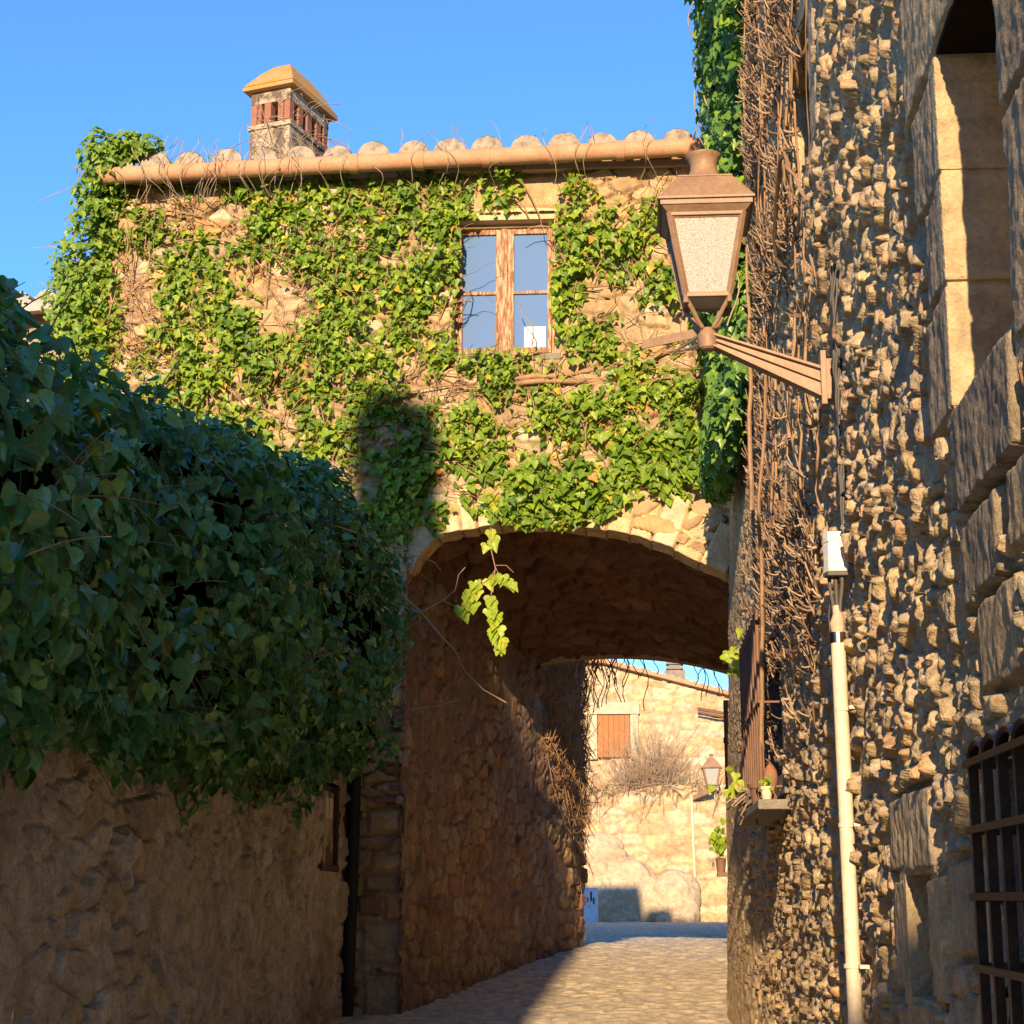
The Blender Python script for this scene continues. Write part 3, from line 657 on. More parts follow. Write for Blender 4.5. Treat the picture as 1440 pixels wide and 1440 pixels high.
# ================================================================== garden wall on the left with small lean-to
gw = empty('garden_wall', (-2.6, 7, .3), 'low plastered rubble wall in shade under the dark ivy mound', 'wall')
GWX = -2.36
def gw_top(y): return 2.22+.05*(y-6)+.0*y
def gw_field(U, V):
    e, a, b, r = stones(U, V, .30, .17, 7, jit=.95, p=2.4, warp=.45)
    m = sstep(.02, .2, e); mort = np.clip(sstep(.34, .54, fbm(U*.9, V*.9, 6))+.6*sstep(.56, .74, fbm(U*2.5, V*2.5, 2)), 0, 1)
    h = m*(.012+.05*r[..., 2]+.04*(r[..., 4]-.5)*a-.03*(r[..., 5]-.5)*b)*(1.05-.68*mort)+.03*(fbm(U*8, V*9, 2)-.5)+.06*(fbm(U*1.1, V*1.3, 3)-.5)+.016*(fbm(U*26, V*30, 1, 3)-.5)+.02*np.abs(fbm(U*5, V*6, 4)-.5)-.03*sstep(.60, .68, fbm(U*4, V*5, 5))
    return h, r[..., 6], m*(1-.75*mort)
gwm = MB().cbox((GWX-.5, 1.0, -.6), (GWX-.03, 13.1, 2.1))
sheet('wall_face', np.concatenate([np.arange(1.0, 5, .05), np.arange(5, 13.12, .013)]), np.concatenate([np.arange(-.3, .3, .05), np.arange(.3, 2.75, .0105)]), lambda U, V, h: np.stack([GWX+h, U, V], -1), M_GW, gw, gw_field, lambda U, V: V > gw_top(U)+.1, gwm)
lt = empty('stone_outbuilding', (-2.8, 13.8, .8), 'narrow stone outbuilding front with a small dark-framed window between ivy and black drainpipe', 'outbuilding')
LW = (13.32, 14.08, 1.98, 2.62)
gwm = MB().cbox((GWX-.9, 13.1, .2), (GWX-.35, 14.5, 3.4)); gwm.cbox((GWX-.06, 13.06, .2), (GWX-.35, 13.1, 3.4))
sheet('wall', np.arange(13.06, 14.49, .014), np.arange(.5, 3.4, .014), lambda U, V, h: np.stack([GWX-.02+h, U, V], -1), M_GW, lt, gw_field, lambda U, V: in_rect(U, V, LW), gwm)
ow = MB().cbox((GWX-.14, LW[1]-.05, LW[2]), (GWX+.0, LW[1]+.01, LW[3])).cbox((GWX-.14, LW[0], LW[2]), (GWX-.09, LW[0]+.05, LW[3])).cbox((GWX-.14, LW[0], LW[2]-.02), (GWX+.01, LW[1], LW[2]+.03)).cbox((GWX-.139, LW[0], LW[3]-.05), (GWX-.05, LW[1]-.05, LW[3]))
ow_ = ow.build('window', M_DKWD, lt, bevel=.004)
MB().cbox((GWX-.045, LW[0]+.05, LW[2]+.03), (GWX-.035, LW[1]-.05, LW[3]-.05)).build('pane', M_PLAST, ow_)
gl = MB()
for z in (2.36,):
    for y in (13.62, 13.80): gl.cbox((GWX-.036, y, 2.36), (GWX-.026, y+.13, 2.52))
gl.build('small_panes', pmat('painted_reflection_pane', (.86, .74, .62), .3, col2=(.80, .68, .58), scale=4, bump=0), ow_)  # warm pale colour painted in for the bright reflection in these panes

# ================================================================== ivy mound on the garden wall
ib = empty('ivy_bush', (-2.6, 8, 2.2), 'big dark green shaded ivy mound overflowing the wall on the left', 'ivy bush')
def mound(y, ph):
    """y along the wall, ph angle from -90 (bottom, street side) over the street to the top and back"""
    zt = np.interp(y, [4, 6.5, 8.4, 9.8, 11.8, 13], [3.52, 3.82, 4.08, 4.31, 4.68, 4.82]); zb = np.interp(y, [4, 5, 7, 10, 13], [2.4, 2.36, 2.24, 2.30, 2.62])
    a = .78+.02*(y-6)+.10*np.sin(y*1.7); b = (zt-zb)/2
    end = np.sqrt(np.clip(1-np.clip((y-12.0)/1.45, 0, 1)**2, 0, 1))
    xc = -2.62; zc = (zt+zb)/2
    c, s = np.cos(ph), np.sin(ph)
    bump = 1+.36*(fbm(y*1.35, ph*1.6, 2, 3)-.5)+.40*(fbm(y*3.3, ph*3.0, 3, 2)-.5)
    bump = bump*np.where(s > 0, 1, 1-.12*s*0)
    x = xc+a*end*np.sign(c)*np.abs(c)**.8*bump; z = zc-.12*(1-end)+b*(end*.9+.1*end)*np.sign(s)*np.abs(s)**.85*bump
    return np.stack([x, y+0*ph, z], -1)
def mound_norm(y, ph):
    d = 1e-2
    t1 = mound(y+d, ph)-mound(y-d, ph); t2 = mound(y, ph+d)-mound(y, ph-d)
    n = np.cross(t2, t1); n /= np.linalg.norm(n, axis=1, keepdims=True)+1e-9
    P = mound(y, ph); out = P-np.stack([np.full(len(y), -2.62), np.minimum(y, 12.0), P[:, 2]*0+3.1], -1)
    sg = np.sign(np.sum(n*out, 1, keepdims=True)); return n*np.where(sg == 0, 1, sg)
K = 34000
y_ = 3.2+rng.random(K)**.85*10.2; ph_ = rng.uniform(-1.7, 2.5, K)
ex = rng.integers(0, K, 4000); y_[ex] = rng.uniform(11.6, 13.44, 4000)
P_ = mound(y_, ph_); N_ = mound_norm(y_, ph_)
dens = fbm(y_*2.6, ph_*3.2, 5, 3); inward = rng.random(K)**1.6*.30
keepm = rng.random(K) < np.clip((dens-.33)*6, .05, 1)
P_ = P_-N_*inward[:, None]+N_*(.10*(dens-.5))[:, None]+rng.normal(0, .02, P_.shape)
P_ = P_[keepm]; N_ = N_[keepm]; inw = inward[keepm]; K = len(P_)
N_ = N_*1.0+np.array([0.25, -.45, .50])+rng.normal(0, .52, N_.shape)
sz = rng.uniform(.045, .098, K)*np.where(rng.random(K) < .25, .65, 1)*np.where(rng.random(K) < .10, 1.3, 1)*np.interp(P_[:, 1], [5, 12], [1.05, .82])
tone = np.clip(rng.beta(1.5, 1.8, K)*.9, 0, .93); sp = rng.random(K); tone[sp < .012] = .955; tone[sp < .003] = .99
sel = rng.random(K) < .55
V1, F1_, T1, W1 = leaves_np(P_[sel], N_[sel], sz[sel], tone[sel], HEART, spin=.45)
V2, F2_, T2, W2 = leaves_np(P_[~sel], N_[~sel], sz[~sel], tone[~sel], IVY, spin=.5)
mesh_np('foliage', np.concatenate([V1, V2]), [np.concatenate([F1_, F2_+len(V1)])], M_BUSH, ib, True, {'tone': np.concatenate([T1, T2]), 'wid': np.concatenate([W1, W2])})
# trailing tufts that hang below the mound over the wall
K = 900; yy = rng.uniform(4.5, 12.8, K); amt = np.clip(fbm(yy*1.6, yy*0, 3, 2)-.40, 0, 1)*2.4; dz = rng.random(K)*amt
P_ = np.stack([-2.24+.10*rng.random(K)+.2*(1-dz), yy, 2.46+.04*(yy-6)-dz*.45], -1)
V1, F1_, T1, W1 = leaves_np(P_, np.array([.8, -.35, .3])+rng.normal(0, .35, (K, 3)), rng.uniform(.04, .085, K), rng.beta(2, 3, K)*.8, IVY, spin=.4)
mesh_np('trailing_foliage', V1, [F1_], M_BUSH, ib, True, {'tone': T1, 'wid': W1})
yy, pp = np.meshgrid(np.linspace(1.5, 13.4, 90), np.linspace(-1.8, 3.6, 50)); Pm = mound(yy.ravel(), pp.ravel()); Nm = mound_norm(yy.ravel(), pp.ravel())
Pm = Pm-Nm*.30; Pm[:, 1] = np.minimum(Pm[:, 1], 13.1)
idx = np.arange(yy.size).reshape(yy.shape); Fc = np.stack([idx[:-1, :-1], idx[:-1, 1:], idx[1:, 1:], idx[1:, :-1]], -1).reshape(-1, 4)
mesh_np('dark_gap_core', Pm, [Fc], M_CORE, ib, True)  # near-black solid core added so the gaps between leaves look shaded
# thin twigs through the mound and berry heads
K = 420; y0 = rng.uniform(4, 13.2, K); p0 = rng.uniform(-1.2, 2.0, K); A = mound(y0, p0)-.12*mound_norm(y0, p0); D = rng.normal(0, 1, (K, 3)); D += mound_norm(y0, p0)*.9; D /= np.linalg.norm(D, axis=1, keepdims=True)
t = np.linspace(0, 1, 6)[None, :, None]; L_ = rng.uniform(.15, .45, K)[:, None, None]
P = A[:, None]+D[:, None]*t*L_+np.array([0, 0, -.25])*(t**2)*L_
V, F = tubes_np(P, np.repeat(np.linspace(.004, .0015, 6)[None], K, 0), 3)
mesh_np('twigs', V, [F], M_TWIG, ib, True, {'tone': np.repeat(rng.random(K), 18)})
K = 70; y0 = rng.uniform(4.5, 12.5, K); p0 = rng.uniform(-.9, 1.3, K); c = mound(y0, p0)+.03*mound_norm(y0, p0)
bm_ = MB()
for q in c:
    for k in range(14):
        d = rng.normal(0, 1, 3); d /= np.linalg.norm(d); q2 = q+d*.024; r0 = .0052
        V = [q2+np.array(o_)*r0 for o_ in ((1, 0, 0), (0, 1, 0), (0, 0, 1), (-1, 0, 0), (0, -1, 0), (0, 0, -1))]
        bm_.add(V, [(0, 1, 2), (1, 3, 2), (3, 4, 2), (4, 0, 2), (1, 0, 5), (3, 1, 5), (4, 3, 5), (0, 4, 5)])
bm_.build('berry_heads', M_FLOW, ib)

# ================================================================== ivy on the archway facade
fi = empty('wall_ivy', (-2.0, 14.4, 4.9), 'sunlit bright green ivy with bare stems covering the archway facade around the wooden window', 'ivy')
POLY = [(130, 238), (706, 238), (722, 278), (672, 302), (648, 400), (642, 505), (610, 600), (606, 700), (560, 742), (400, 760), (150, 600), (60, 430), (70, 330)]
ELL = [(820, 285, 26, 42, .8), (850, 345, 58, 52, 1), (797, 400, 24, 95, .8), (875, 395, 42, 45, .95), (932, 405, 40, 28, 1), (835, 455, 55, 50, .55), (905, 298, 42, 16, .55), (620, 272, 95, 48, 1.1), (695, 250, 34, 28, .9), (712, 520, 76, 26, 1.1), (660, 640, 75, 60, .9),
       (740, 590, 90, 60, .72), (850, 590, 90, 50, .5), (900, 545, 70, 18, .45), (950, 645, 75, 42, 1.15), (780, 690, 95, 48, 1.15), (640, 690, 50, 42, .75), (925, 560, 50, 30, .6), (985, 575, 30, 60, .7), (870, 660, 50, 26, .6), (940, 500, 70, 25, .5), (980, 660, 36, 34, .9), (745, 725, 50, 22, 1), (560, 720, 50, 30, .9)]
BARE = [(190, 410, 42, 85, 1), (245, 300, 55, 28, .6), (320, 575, 40, 25, .5), (395, 580, 16, 60, .7), (440, 345, 45, 18, .5), (290, 470, 40, 16, .5), (420, 430, 20, 30, .5), (600, 540, 50, 24, .7), (590, 330, 20, 30, .5), (345, 405, 30, 18, .6), (540, 610, 30, 20, .4), (250, 520, 30, 20, .7), (620, 460, 18, 30, .5)]
def in_poly(x, y, poly):
    r = np.zeros(x.shape, bool); n = len(poly)
    for i in range(n):
        (x1, y1), (x2, y2) = poly[i], poly[(i+1) % n]
        c = ((y1 > y) != (y2 > y)) & (x < (x2-x1)*(y-y1)/(y2-y1+1e-9)+x1); r ^= c
    return r
def ivy_density(px, py):
    D = np.where(in_poly(px, py, POLY), .82, 0)
    for cx, cy, rx, ry_, wgt in ELL: D = np.maximum(D, wgt*sstep(1.25, .55, np.hypot((px-cx)/rx, (py-cy)/ry_)))
    for cx, cy, rx, ry_, wgt in BARE: D = D-wgt*sstep(1.2, .5, np.hypot((px-cx)/rx, (py-cy)/ry_))
    D = np.where((px > 662) & (px < 774) & (py > 308) & (py < 488), 0, D)
    return D
def fac_pts(px, py):
    q = [facade_at(a, b) for a, b in zip(px, py)]; return np.array(q)
# scatter clumps, then leaves in each clump
Kc = 5200; px = rng.uniform(60, 1030, Kc); py = rng.uniform(232, 765, Kc)
D = ivy_density(px, py); nz = fbm(px/34., py/34., 4, 3)
ok = (D > .06) & (nz < .33+.36*D); px, py, D, nz = px[ok], py[ok], D[ok], nz[ok]
C_ = fac_pts(px, py); nl = 6
bul = np.clip(.46-nz, 0, .3)*.9*np.clip(D, .3, 1)
big = np.where(py > 620, 1.22, 1.0)*np.where((px > 780), 1.05, 1.0)*np.where((px > 900) & (py > 600), 1.15, 1)
P_ = np.repeat(np.stack([C_[:, 0], fy(C_[:, 0]), C_[:, 1]], -1), nl, 0); K = len(P_)
P_ += np.stack([rng.normal(0, .055, K), -np.abs(rng.normal(0, .045, K))-.035-np.repeat(bul, nl)*rng.random(K), rng.normal(0, .055, K)], -1)
ok = ~((P_[:, 0] > WIN[0]+.05) & (P_[:, 0] < WIN[1]-.03) & (P_[:, 2] > WIN[2]+.02) & (P_[:, 2] < WIN[3]-.05))
ok &= P_[:, 2] > arch_z(np.clip(P_[:, 0], AX0, AX1))-.02
ok &= P_[:, 0] > -4.72
P_ = P_[ok]; bigL = np.repeat(big, nl)[ok]; K = len(P_)
N_ = np.array([-.05, -1., .42])+rng.normal(0, .50, (K, 3))
sz = rng.uniform(.036, .078, K)*bigL
yel = fbm(P_[:, 0]*3, P_[:, 2]*3, 6, 2)
tone = np.clip(rng.beta(1.5, 1.5, K)*.88+.35*(yel-.5), 0, .93); sp = rng.random(K); tone = np.where(sp < .022, .965, tone); tone = np.where(sp < .007, .995, tone)
V, F, T, W_ = leaves_np(P_, N_, sz, tone, IVY, spin=.55)
mesh_np('foliage', V, [F], M_IVY, fi, True, {'tone': T, 'wid': W_})
# loose ivy spilling past the left corner and over the gutter end
def blob_leaves(ells, n, size, shape=IVY, nbias=(0, -.7, .4)):
    Ps = []; Ns = []
    for (cx, cy, cz, ra, rb, rc, wgt) in ells:
        k = int(n*wgt); d = rng.normal(0, 1, (k, 3)); d /= np.linalg.norm(d, axis=1, keepdims=True)
        rr = (rng.random(k)**.45)[:, None]*(1+.35*(fbm(d[:, 0]*2.5+cx, d[:, 2]*2.5+cz, 3, 2)-.5))[:, None]
        Ps.append(np.array([cx, cy, cz])+d*rr*np.array([ra, rb, rc])); Ns.append(d*.7+np.array(nbias)+rng.normal(0, .4, (k, 3)))
    P = np.concatenate(Ps); N = np.concatenate(Ns); return P, N, rng.uniform(size[0], size[1], len(P))
P_, N_, sz = blob_leaves([(-4.78, 14.65, 7.15, .34, .35, .75, 1.0), (-4.86, 14.75, 6.6, .36, .4, .6, .9), (-4.7, 14.6, 6.1, .3, .35, .6, .7), (-4.63, 14.35, 8.12, .24, .2, .30, .55), (-4.38, 14.4, 8.26, .26, .2, .13, .4), (-4.72, 14.5, 7.75, .22, .25, .35, .5), (-4.98, 14.75, 7.25, .22, .25, .25, .2), (-5.0, 14.75, 6.95, .26, .25, .3, .3)], 820, (.04, .08))
V, F, T, W_ = leaves_np(P_, N_, sz, np.clip(rng.beta(2, 2.5, len(P_))*.8, 0, .9), IVY, spin=.6)
mesh_np('corner_foliage', V, [F], M_IVY, fi, True, {'tone': T, 'wid': W_})
# stems and aerial roots
def wall_twigs(px, py, L_, rad, ang, out=(.02, .10), n=6, curl=.6, nseg=3):
    K = len(px); C_ = fac_pts(px, py)
    a = ang+rng.normal(0, .5, K); t = np.linspace(0, 1, n)
    da = np.cumsum(rng.normal(0, curl/n, (K, n)), 1)+a[:, None]
    st = (L_/n)[:, None]
    X_ = C_[:, 0:1]+np.cumsum(np.cos(da)*st, 1); Z_ = C_[:, 1:2]+np.cumsum(np.sin(da)*st, 1)
    o0 = rng.uniform(out[0], out[1], K)[:, None]+.06*rng.random((K, 1))*np.sin(t*math.pi)[None]
    P = np.stack([X_, fy(X_)-o0-.01, Z_], -1)
    return tubes_np(P, rad[:, None]*np.linspace(1, .5, n)[None], nseg)
K = 2600; px = rng.uniform(110, 1010, K); py = rng.uniform(240, 700, K)
D = ivy_density(px, py); nb = np.zeros(K)
for cx, cy, rx, ry_, wgt in BARE: nb = np.maximum(nb, sstep(1.5, .4, np.hypot((px-cx)/rx, (py-cy)/ry_)))
ok = (rng.random(K) < np.clip(.42*(D > .1)+nb*1.0, 0, 1)) & ~((px > 655) & (px < 790) & (py > 285) & (py < 500)); px, py = px[ok], py[ok]
V, F = wall_twigs(px, py, rng.uniform(.12, .55, len(px)), rng.uniform(.003, .009, len(px)), rng.choice([math.pi/2, math.pi/2, .2, 2.7, 1.1], len(px)), curl=1.6)
V = [V]; Fl = [F]; n0 = len(V[0])
def addc(pts, r0, r1, n=6):
    global n0
    q = np.array([facade_at(*p) for p in pts]); m = 14; s = np.linspace(0, len(q)-1, m); X_ = np.interp(s, np.arange(len(q)), q[:, 0]); Z_ = np.interp(s, np.arange(len(q)), q[:, 1])+.015*np.sin(s*3)
    P = np.stack([X_, fy(X_)-.06-.03*np.sin(s*2), Z_], -1)[None]
    v, f = tubes_np(P, np.linspace(r0, r1, m)[None], n); V.append(v); Fl.append(f+n0); n0 += len(v)
for c_ in ([(690, 560), (740, 533), (800, 527), (870, 520), (915, 508), (960, 492)], [(700, 548), (780, 540), (850, 535), (900, 522)]): addc(c_, .026, .018)
for c_ in ([(560, 560), (640, 545), (720, 540)], [(900, 545), (950, 535), (1010, 528)], [(375, 240), (385, 340), (372, 470), (368, 600)], [(180, 300), (190, 380), (178, 430), (165, 500)], [(200, 330), (188, 400), (210, 470)], [(230, 500), (190, 430), (175, 360), (160, 300)], [(220, 350), (300, 340), (400, 352), (480, 352)], [(205, 300), (290, 310), (370, 345)], [(700, 265), (740, 300), (745, 310)], [(790, 240), (820, 300), (810, 380)], [(735, 260), (760, 310)]): addc(c_, .009, .005, 5)
mesh_np('stems', np.concatenate(V), [np.concatenate(Fl)], M_TWIG2, fi, True)
# a few long hair-thin dry runners crossing the gutter and chimney foot
K = 46; X0 = np.concatenate([rng.uniform(-4.5, -2.6, 34), rng.uniform(-2.6, .3, 12)]); t = np.linspace(0, 1, 8)
P = np.stack([X0[:, None]+rng.normal(0, .12, (K, 1))*t+.05*np.sin(t*6+X0[:, None]*9), np.broadcast_to(fy(X0)[:, None]-.24-.16*np.sin(t*math.pi)[None], (K, 8)), 7.72+t[None]*rng.uniform(.25, .62, (K, 1))], -1)
V, F = tubes_np(P, np.full((K, 8), .0035), 3); mesh_np('dry_runners', V, [F], M_TWIG, fi, True)
K = 60; ph = rng.uniform(0, 1, K); P = []
for k in range(K):
    if k % 2: p = cp(rng.uniform(0, .45), -.03, rng.uniform(8.7, 9.4))
    else: p = cp(.47, rng.uniform(0, .8), rng.uniform(8.7, 9.5))
    d = Vector((rng.normal(0, .6), rng.normal(0, .3), rng.normal(.3, .6))).normalized(); l = rng.uniform(.1, .45)
    P.append([[p.x+d.x*s*l, p.y+d.y*s*l-.02*math.sin(s*5), p.z+d.z*s*l-.08*s*s] for s in np.linspace(0, 1, 7)])
V, F = tubes_np(np.array(P), np.full((K, 7), .0042), 3); mesh_np('chimney_creeper', V, [F], M_TWIG, fi, True)

# hanging spray below the arch
hs = empty('hanging_ivy_spray', (-1.12, 14.35, 4.8), 'pale sunlit ivy spray hanging alone from the arch crown', 'ivy')
def hpt(px, py, dy=.28):
    x, z = facade_at(px, py); s = (14.5-dy)/14.5; return np.array([x*s, fy(x)-dy, EYE+(z-EYE)*s])
st = MB(); st.tube([hpt(690, 742), hpt(691, 775), hpt(697, 800), hpt(690, 812), hpt(668, 828), hpt(655, 850)], .005, 5); st.tube([hpt(697, 798), hpt(690, 840), hpt(692, 880), hpt(697, 922)], .004, 5); st.tube([hpt(697, 795), hpt(712, 795), hpt(722, 805)], .003, 4)
st.tube([hpt(697, 798), hpt(706, 818), hpt(712, 828)], .003, 4); st.build('stem', M_TWIG2, hs)
pts = []
for (a, b, n) in (((672, 822), (648, 868), 16), ((691, 845), (698, 918), 22), ((692, 752), (690, 772), 4), ((702, 815), (714, 828), 4), ((690, 820), (700, 815), 4)):
    for k in range(n): s = k/max(1, n-1); pts.append(hpt(lerp(a[0], b[0], s)+rng.normal(0, 4.5), lerp(a[1], b[1], s)-6))
P_ = np.array(pts); K = len(P_)
V, F, T, W_ = leaves_np(P_, np.array([0, -1, .25])+rng.normal(0, .25, (K, 3)), rng.uniform(.07, .125, K), rng.uniform(.7, .9, K), IVY, spin=.25)
mesh_np('foliage', V, [F], M_IVY, hs, True, {'tone': T, 'wid': W_})
bt = MB()
for c_, r0 in (([(545, 800), (570, 840), (590, 858), (615, 888), (640, 915), (655, 945), (680, 970), (712, 988)], .009), ([(560, 850), (590, 862), (622, 845), (640, 830), (645, 808), (654, 798)], .006), ([(622, 845), (640, 852)], .005), ([(540, 770), (580, 780), (610, 790), (620, 802)], .006), ([(575, 998), (615, 992), (645, 985)], .005), ([(630, 989), (643, 980)], .004), ([(545, 770), (590, 775), (600, 765)], .005), ([(530, 930), (545, 960)], .004)):
    pts = [hpt(a, b, .45-.03*i) for i, (a, b) in enumerate(c_)]
    tag(MB().tube(pts, list(np.linspace(r0, r0*.5, len(pts))), 5).build('bare_shoot', M_TWIG, ib, smooth=True), 'bare shoot reaching across the shaded arch')

# ================================================================== corner ivy and bare creeper on the right house
ci = empty('corner_ivy', (.7, 13, 5.0), 'tall dark green ivy column climbing the house corner behind the lantern', 'ivy')
ells = []
for z in np.arange(4.95, 9.7, .28):
    xx = .70-.05*sstep(7.0, 8, z); k = rng.normal(0, .04)
    wd = .18+.04*np.sin(z*2.3)+.05*sstep(7.2, 8.6, z)
    ells.append((xx+k, 12.6-1.6*sstep(5.5, 8.5, z), z, wd, 1.35+.8*sstep(5.5, 8.5, z), .30, 1.0))
P_, N_, sz = blob_leaves(ells, 1350, (.042, .085), nbias=(-.5, -.5, .4))
P_ = np.stack([np.minimum(P_[:, 0], RX-.04+rlean(P_[:, 1], P_[:, 2])), np.minimum(P_[:, 1], 14.38), P_[:, 2]], -1)
V, F, T, W_ = leaves_np(P_, N_, sz, np.clip(rng.beta(2, 2, len(P_)), 0, 1), IVY, spin=.5)
mesh_np('foliage', V, [F], M_IVYD, ci, True, {'tone': T, 'wid': W_})
K = 200; z0 = rng.uniform(5, 9.3, K); t = np.linspace(0, 1, 7); P = np.stack([.66+.05*np.sin(t[None]*4+z0[:, None])+rng.normal(0, .05, (K, 1)), 12.5+rng.normal(0, .7, (K, 1))+0*t[None], z0[:, None]+t[None]*rng.uniform(.3, .8, (K, 1))], -1)
V, F = tubes_np(P, np.full((K, 7), .006), 4); mesh_np('stems', V, [F], M_TWIG, ci, True)

bc = empty('bare_creeper', (.65, 8.5, 2.3), 'leafless brown creeper with knotty curling twigs covering the far half of the right-hand house wall', 'creeper')
def cr_density(y, z):
    d = sstep(6.3, 7.3, y+.7*(fbm(y*1.2, z*1.1, 3)-.5)+.12*(z-4))*sstep(14.4, 12.6, y)
    d = d*np.where(z > 5, sstep(11.4-.6*np.clip(z-5, 0, 4), 10.2-.6*np.clip(z-5, 0, 4), y), 1)*sstep(2.25, 2.8, z+.5*(fbm(y, z, 5)-.5))
    d = d*(.12+.88*sstep(.42, .58, fbm(y*1.1+5, z*2.6, 6)))
    return d*np.where(z > 5.4, 1, np.where(y > 11.2, .35, 1))
K = 4300; y0 = rng.uniform(5.8, 13.6, K); z0 = rng.uniform(2.2, 9.3, K); ok = rng.random(K) < cr_density(y0, z0); y0, z0 = y0[ok], z0[ok]; K = len(y0)
n = 7; t = np.linspace(0, 1, n)
# hooked spurs: leave the wall, then curl up
L_ = rng.uniform(.05, .15, K)[:, None]; side = rng.normal(0, .9, K)[:, None]; up0 = rng.normal(-.25, .5, K)[:, None]; hook = rng.normal(.8, .6, K)[:, None]
X_ = RX+rlean(y0, z0)[:, None]-.035-L_*t*rng.uniform(.15, .55, (K, 1)); Y_ = y0[:, None]+L_*side*t*1.3+.02*np.sin(t*7+y0[:, None]); Z_ = z0[:, None]+L_*(up0*t+hook*t*t)
V, F = tubes_np(np.stack([X_, Y_, Z_], -1), rng.uniform(.0035, .009, (K, 1))*np.linspace(1, .6, n)[None], 5)
mesh_np('spurs', V, [F], M_TWIG, bc, True, {'tone': np.repeat(rng.random(K), n*5)})
# small knuckled side shoots
sel = rng.integers(0, K, 4600); tt = rng.integers(2, n-1, 4600); A = np.stack([X_, Y_, Z_], -1)[sel, tt]; K2 = len(sel)
D = np.stack([rng.normal(-.5, .5, K2), rng.normal(0, .9, K2), rng.normal(.1, .7, K2)], -1); D /= np.linalg.norm(D, axis=1, keepdims=True); l2 = rng.uniform(.03, .09, K2)
t4 = np.linspace(0, 1, 4)[None, :, None]; P = A[:, None]+D[:, None]*t4*l2[:, None, None]+np.array([0, 0, .5])*(t4**2)*l2[:, None, None]
V, F = tubes_np(P, rng.uniform(.003, .0065, (K2, 1))*np.linspace(1, .7, 4)[None], 3); mesh_np('side_shoots', V, [F], M_TWIG, bc, True, {'tone': np.repeat(rng.random(K2), 12)})
# long climbing stems
K = 24; y0 = np.concatenate([rng.uniform(6.9, 10.6, 21), rng.uniform(6.5, 6.9, 3)]); z0 = rng.uniform(2.4, 5.5, K); n = 26; t = np.linspace(0, 1, n); L_ = rng.uniform(1.2, 4.6, K)[:, None]
Y_ = y0[:, None]+np.cumsum(rng.normal(0, .075, (K, n)), 1); Z_ = np.minimum(z0[:, None]+L_*t, 9.5); X_ = RX+rlean(Y_, Z_)-.05-.02*np.sin(t*9+y0[:, None])
V, F = tubes_np(np.stack([X_, Y_, Z_], -1), rng.uniform(.004, .009, (K, 1))*np.linspace(1, .5, n)[None], 5); mesh_np('stems', V, [F], M_TWIG2, bc, True)
# the one thick stem down to the barred window
bt = MB()
def wob(p0, p1, r, k=12, sd=0):
    q = np.random.default_rng(sd); w_ = np.cumsum(q.normal(0, .018, (k, 3)), 0)*np.array([.35, 1, .2]); w_ -= np.linspace(0, 1, k)[:, None]*w_[-1]
    return [tuple(np.array(p0)*(1-i/(k-1))+np.array(p1)*i/(k-1)+w_[i]) for i in range(k)]
bt.tube(wob((RX-.12, 9.1, 2.30), (RX-.10, 8.3, 4.3), .01, 14, 1), list(np.linspace(.012, .007, 14)), 6)
bt.tube(wob((RX-.10, 7.55, 4.55), (RX-.12, 6.95, 4.75), .01, 6, 2)+wob((RX-.12, 6.9, 4.72), (RX-.08, 6.4, 4.35), .01, 7, 3), list(np.linspace(.010, .007, 13)), 6)
bt.tube(wob((RX-.08, 9.9, 3.9), (RX-.08, 9.7, 5.4), .01, 12, 4), list(np.linspace(.014, .008, 12)), 6)
bt.build('main_stem', M_TWIG2, bc, smooth=True)
# two green leafy sprigs left on it
for i, (y, z, x, lab) in enumerate(((10.9, 3.20, .60, 'small yellow-green sprig on the wall above the barred window'), (10.55, 2.42, .56, 'small yellow-green sprig beside the pots on the stone ledge'))):
    e = empty('ivy_sprig', (x, y, z), lab, 'ivy'); K = 14
    P_ = np.array([x, y, z])+rng.normal(0, 1, (K, 3))*np.array([.045, .08, .06])
    V, F, T, W_ = leaves_np(P_, np.array([-.4, -1, .3])+rng.normal(0, .3, (K, 3)), rng.uniform(.05, .09, K), rng.uniform(.75, .92, K), IVY); mesh_np('foliage', V, [F], M_IVY, e, True, {'tone': T, 'wid': W_})
    MB().tube([(x+.1, y, z-.1), (x+.03, y, z), (x, y-.05, z+.04)], .004, 5).build('stem', M_TWIG2, e)

# things standing on the ledge
def pot(x, y, z, r, h, mat, label, cat='flower pot', name='flower_pot'):
    e = empty(name, (x, y, z), label, cat)
    MB().lathe([(r*.68, 0), (r*.92, h*.8), (r*1.08, h*.8), (r*1.1, h), (r*.94, h), (r*.9, h*.86), (.001, h*.84)], (x, y, z), 16).build('pot', mat, e, smooth=True); return e
pot(RX-.12, 8.86, 2.226, .032, .065, M_CREAM, 'small cream pot with a green tuft, at the near end of the stone ledge')
P_ = np.array([RX-.12, 8.86, 2.30])+rng.normal(0, 1, (16, 3))*.02
V, F, T, W_ = leaves_np(P_, rng.normal(0, 1, (16, 3)), rng.uniform(.02, .035, 16), rng.uniform(.5, .9, 16), HEART)
pe = [o for o in COL.objects if o.name == 'flower_pot'][0]; mesh_np('tuft', V, [F], M_IVY, pe, True, {'tone': T, 'wid': W_})
tf = empty('terracotta_figure', (RX-.11, 8.98, 2.226), 'orange terracotta head ornament behind the cream pot on the stone ledge', 'ornament')
MB().lathe([(.03, 0), (.034, .02), (.018, .045), (.020, .06), (.034, .09), (.037, .12), (.032, .15), (.017, .175), (.004, .185)], (RX-.09, 8.98, 2.226), 14).build('body', M_BRICK, tf, smooth=True)
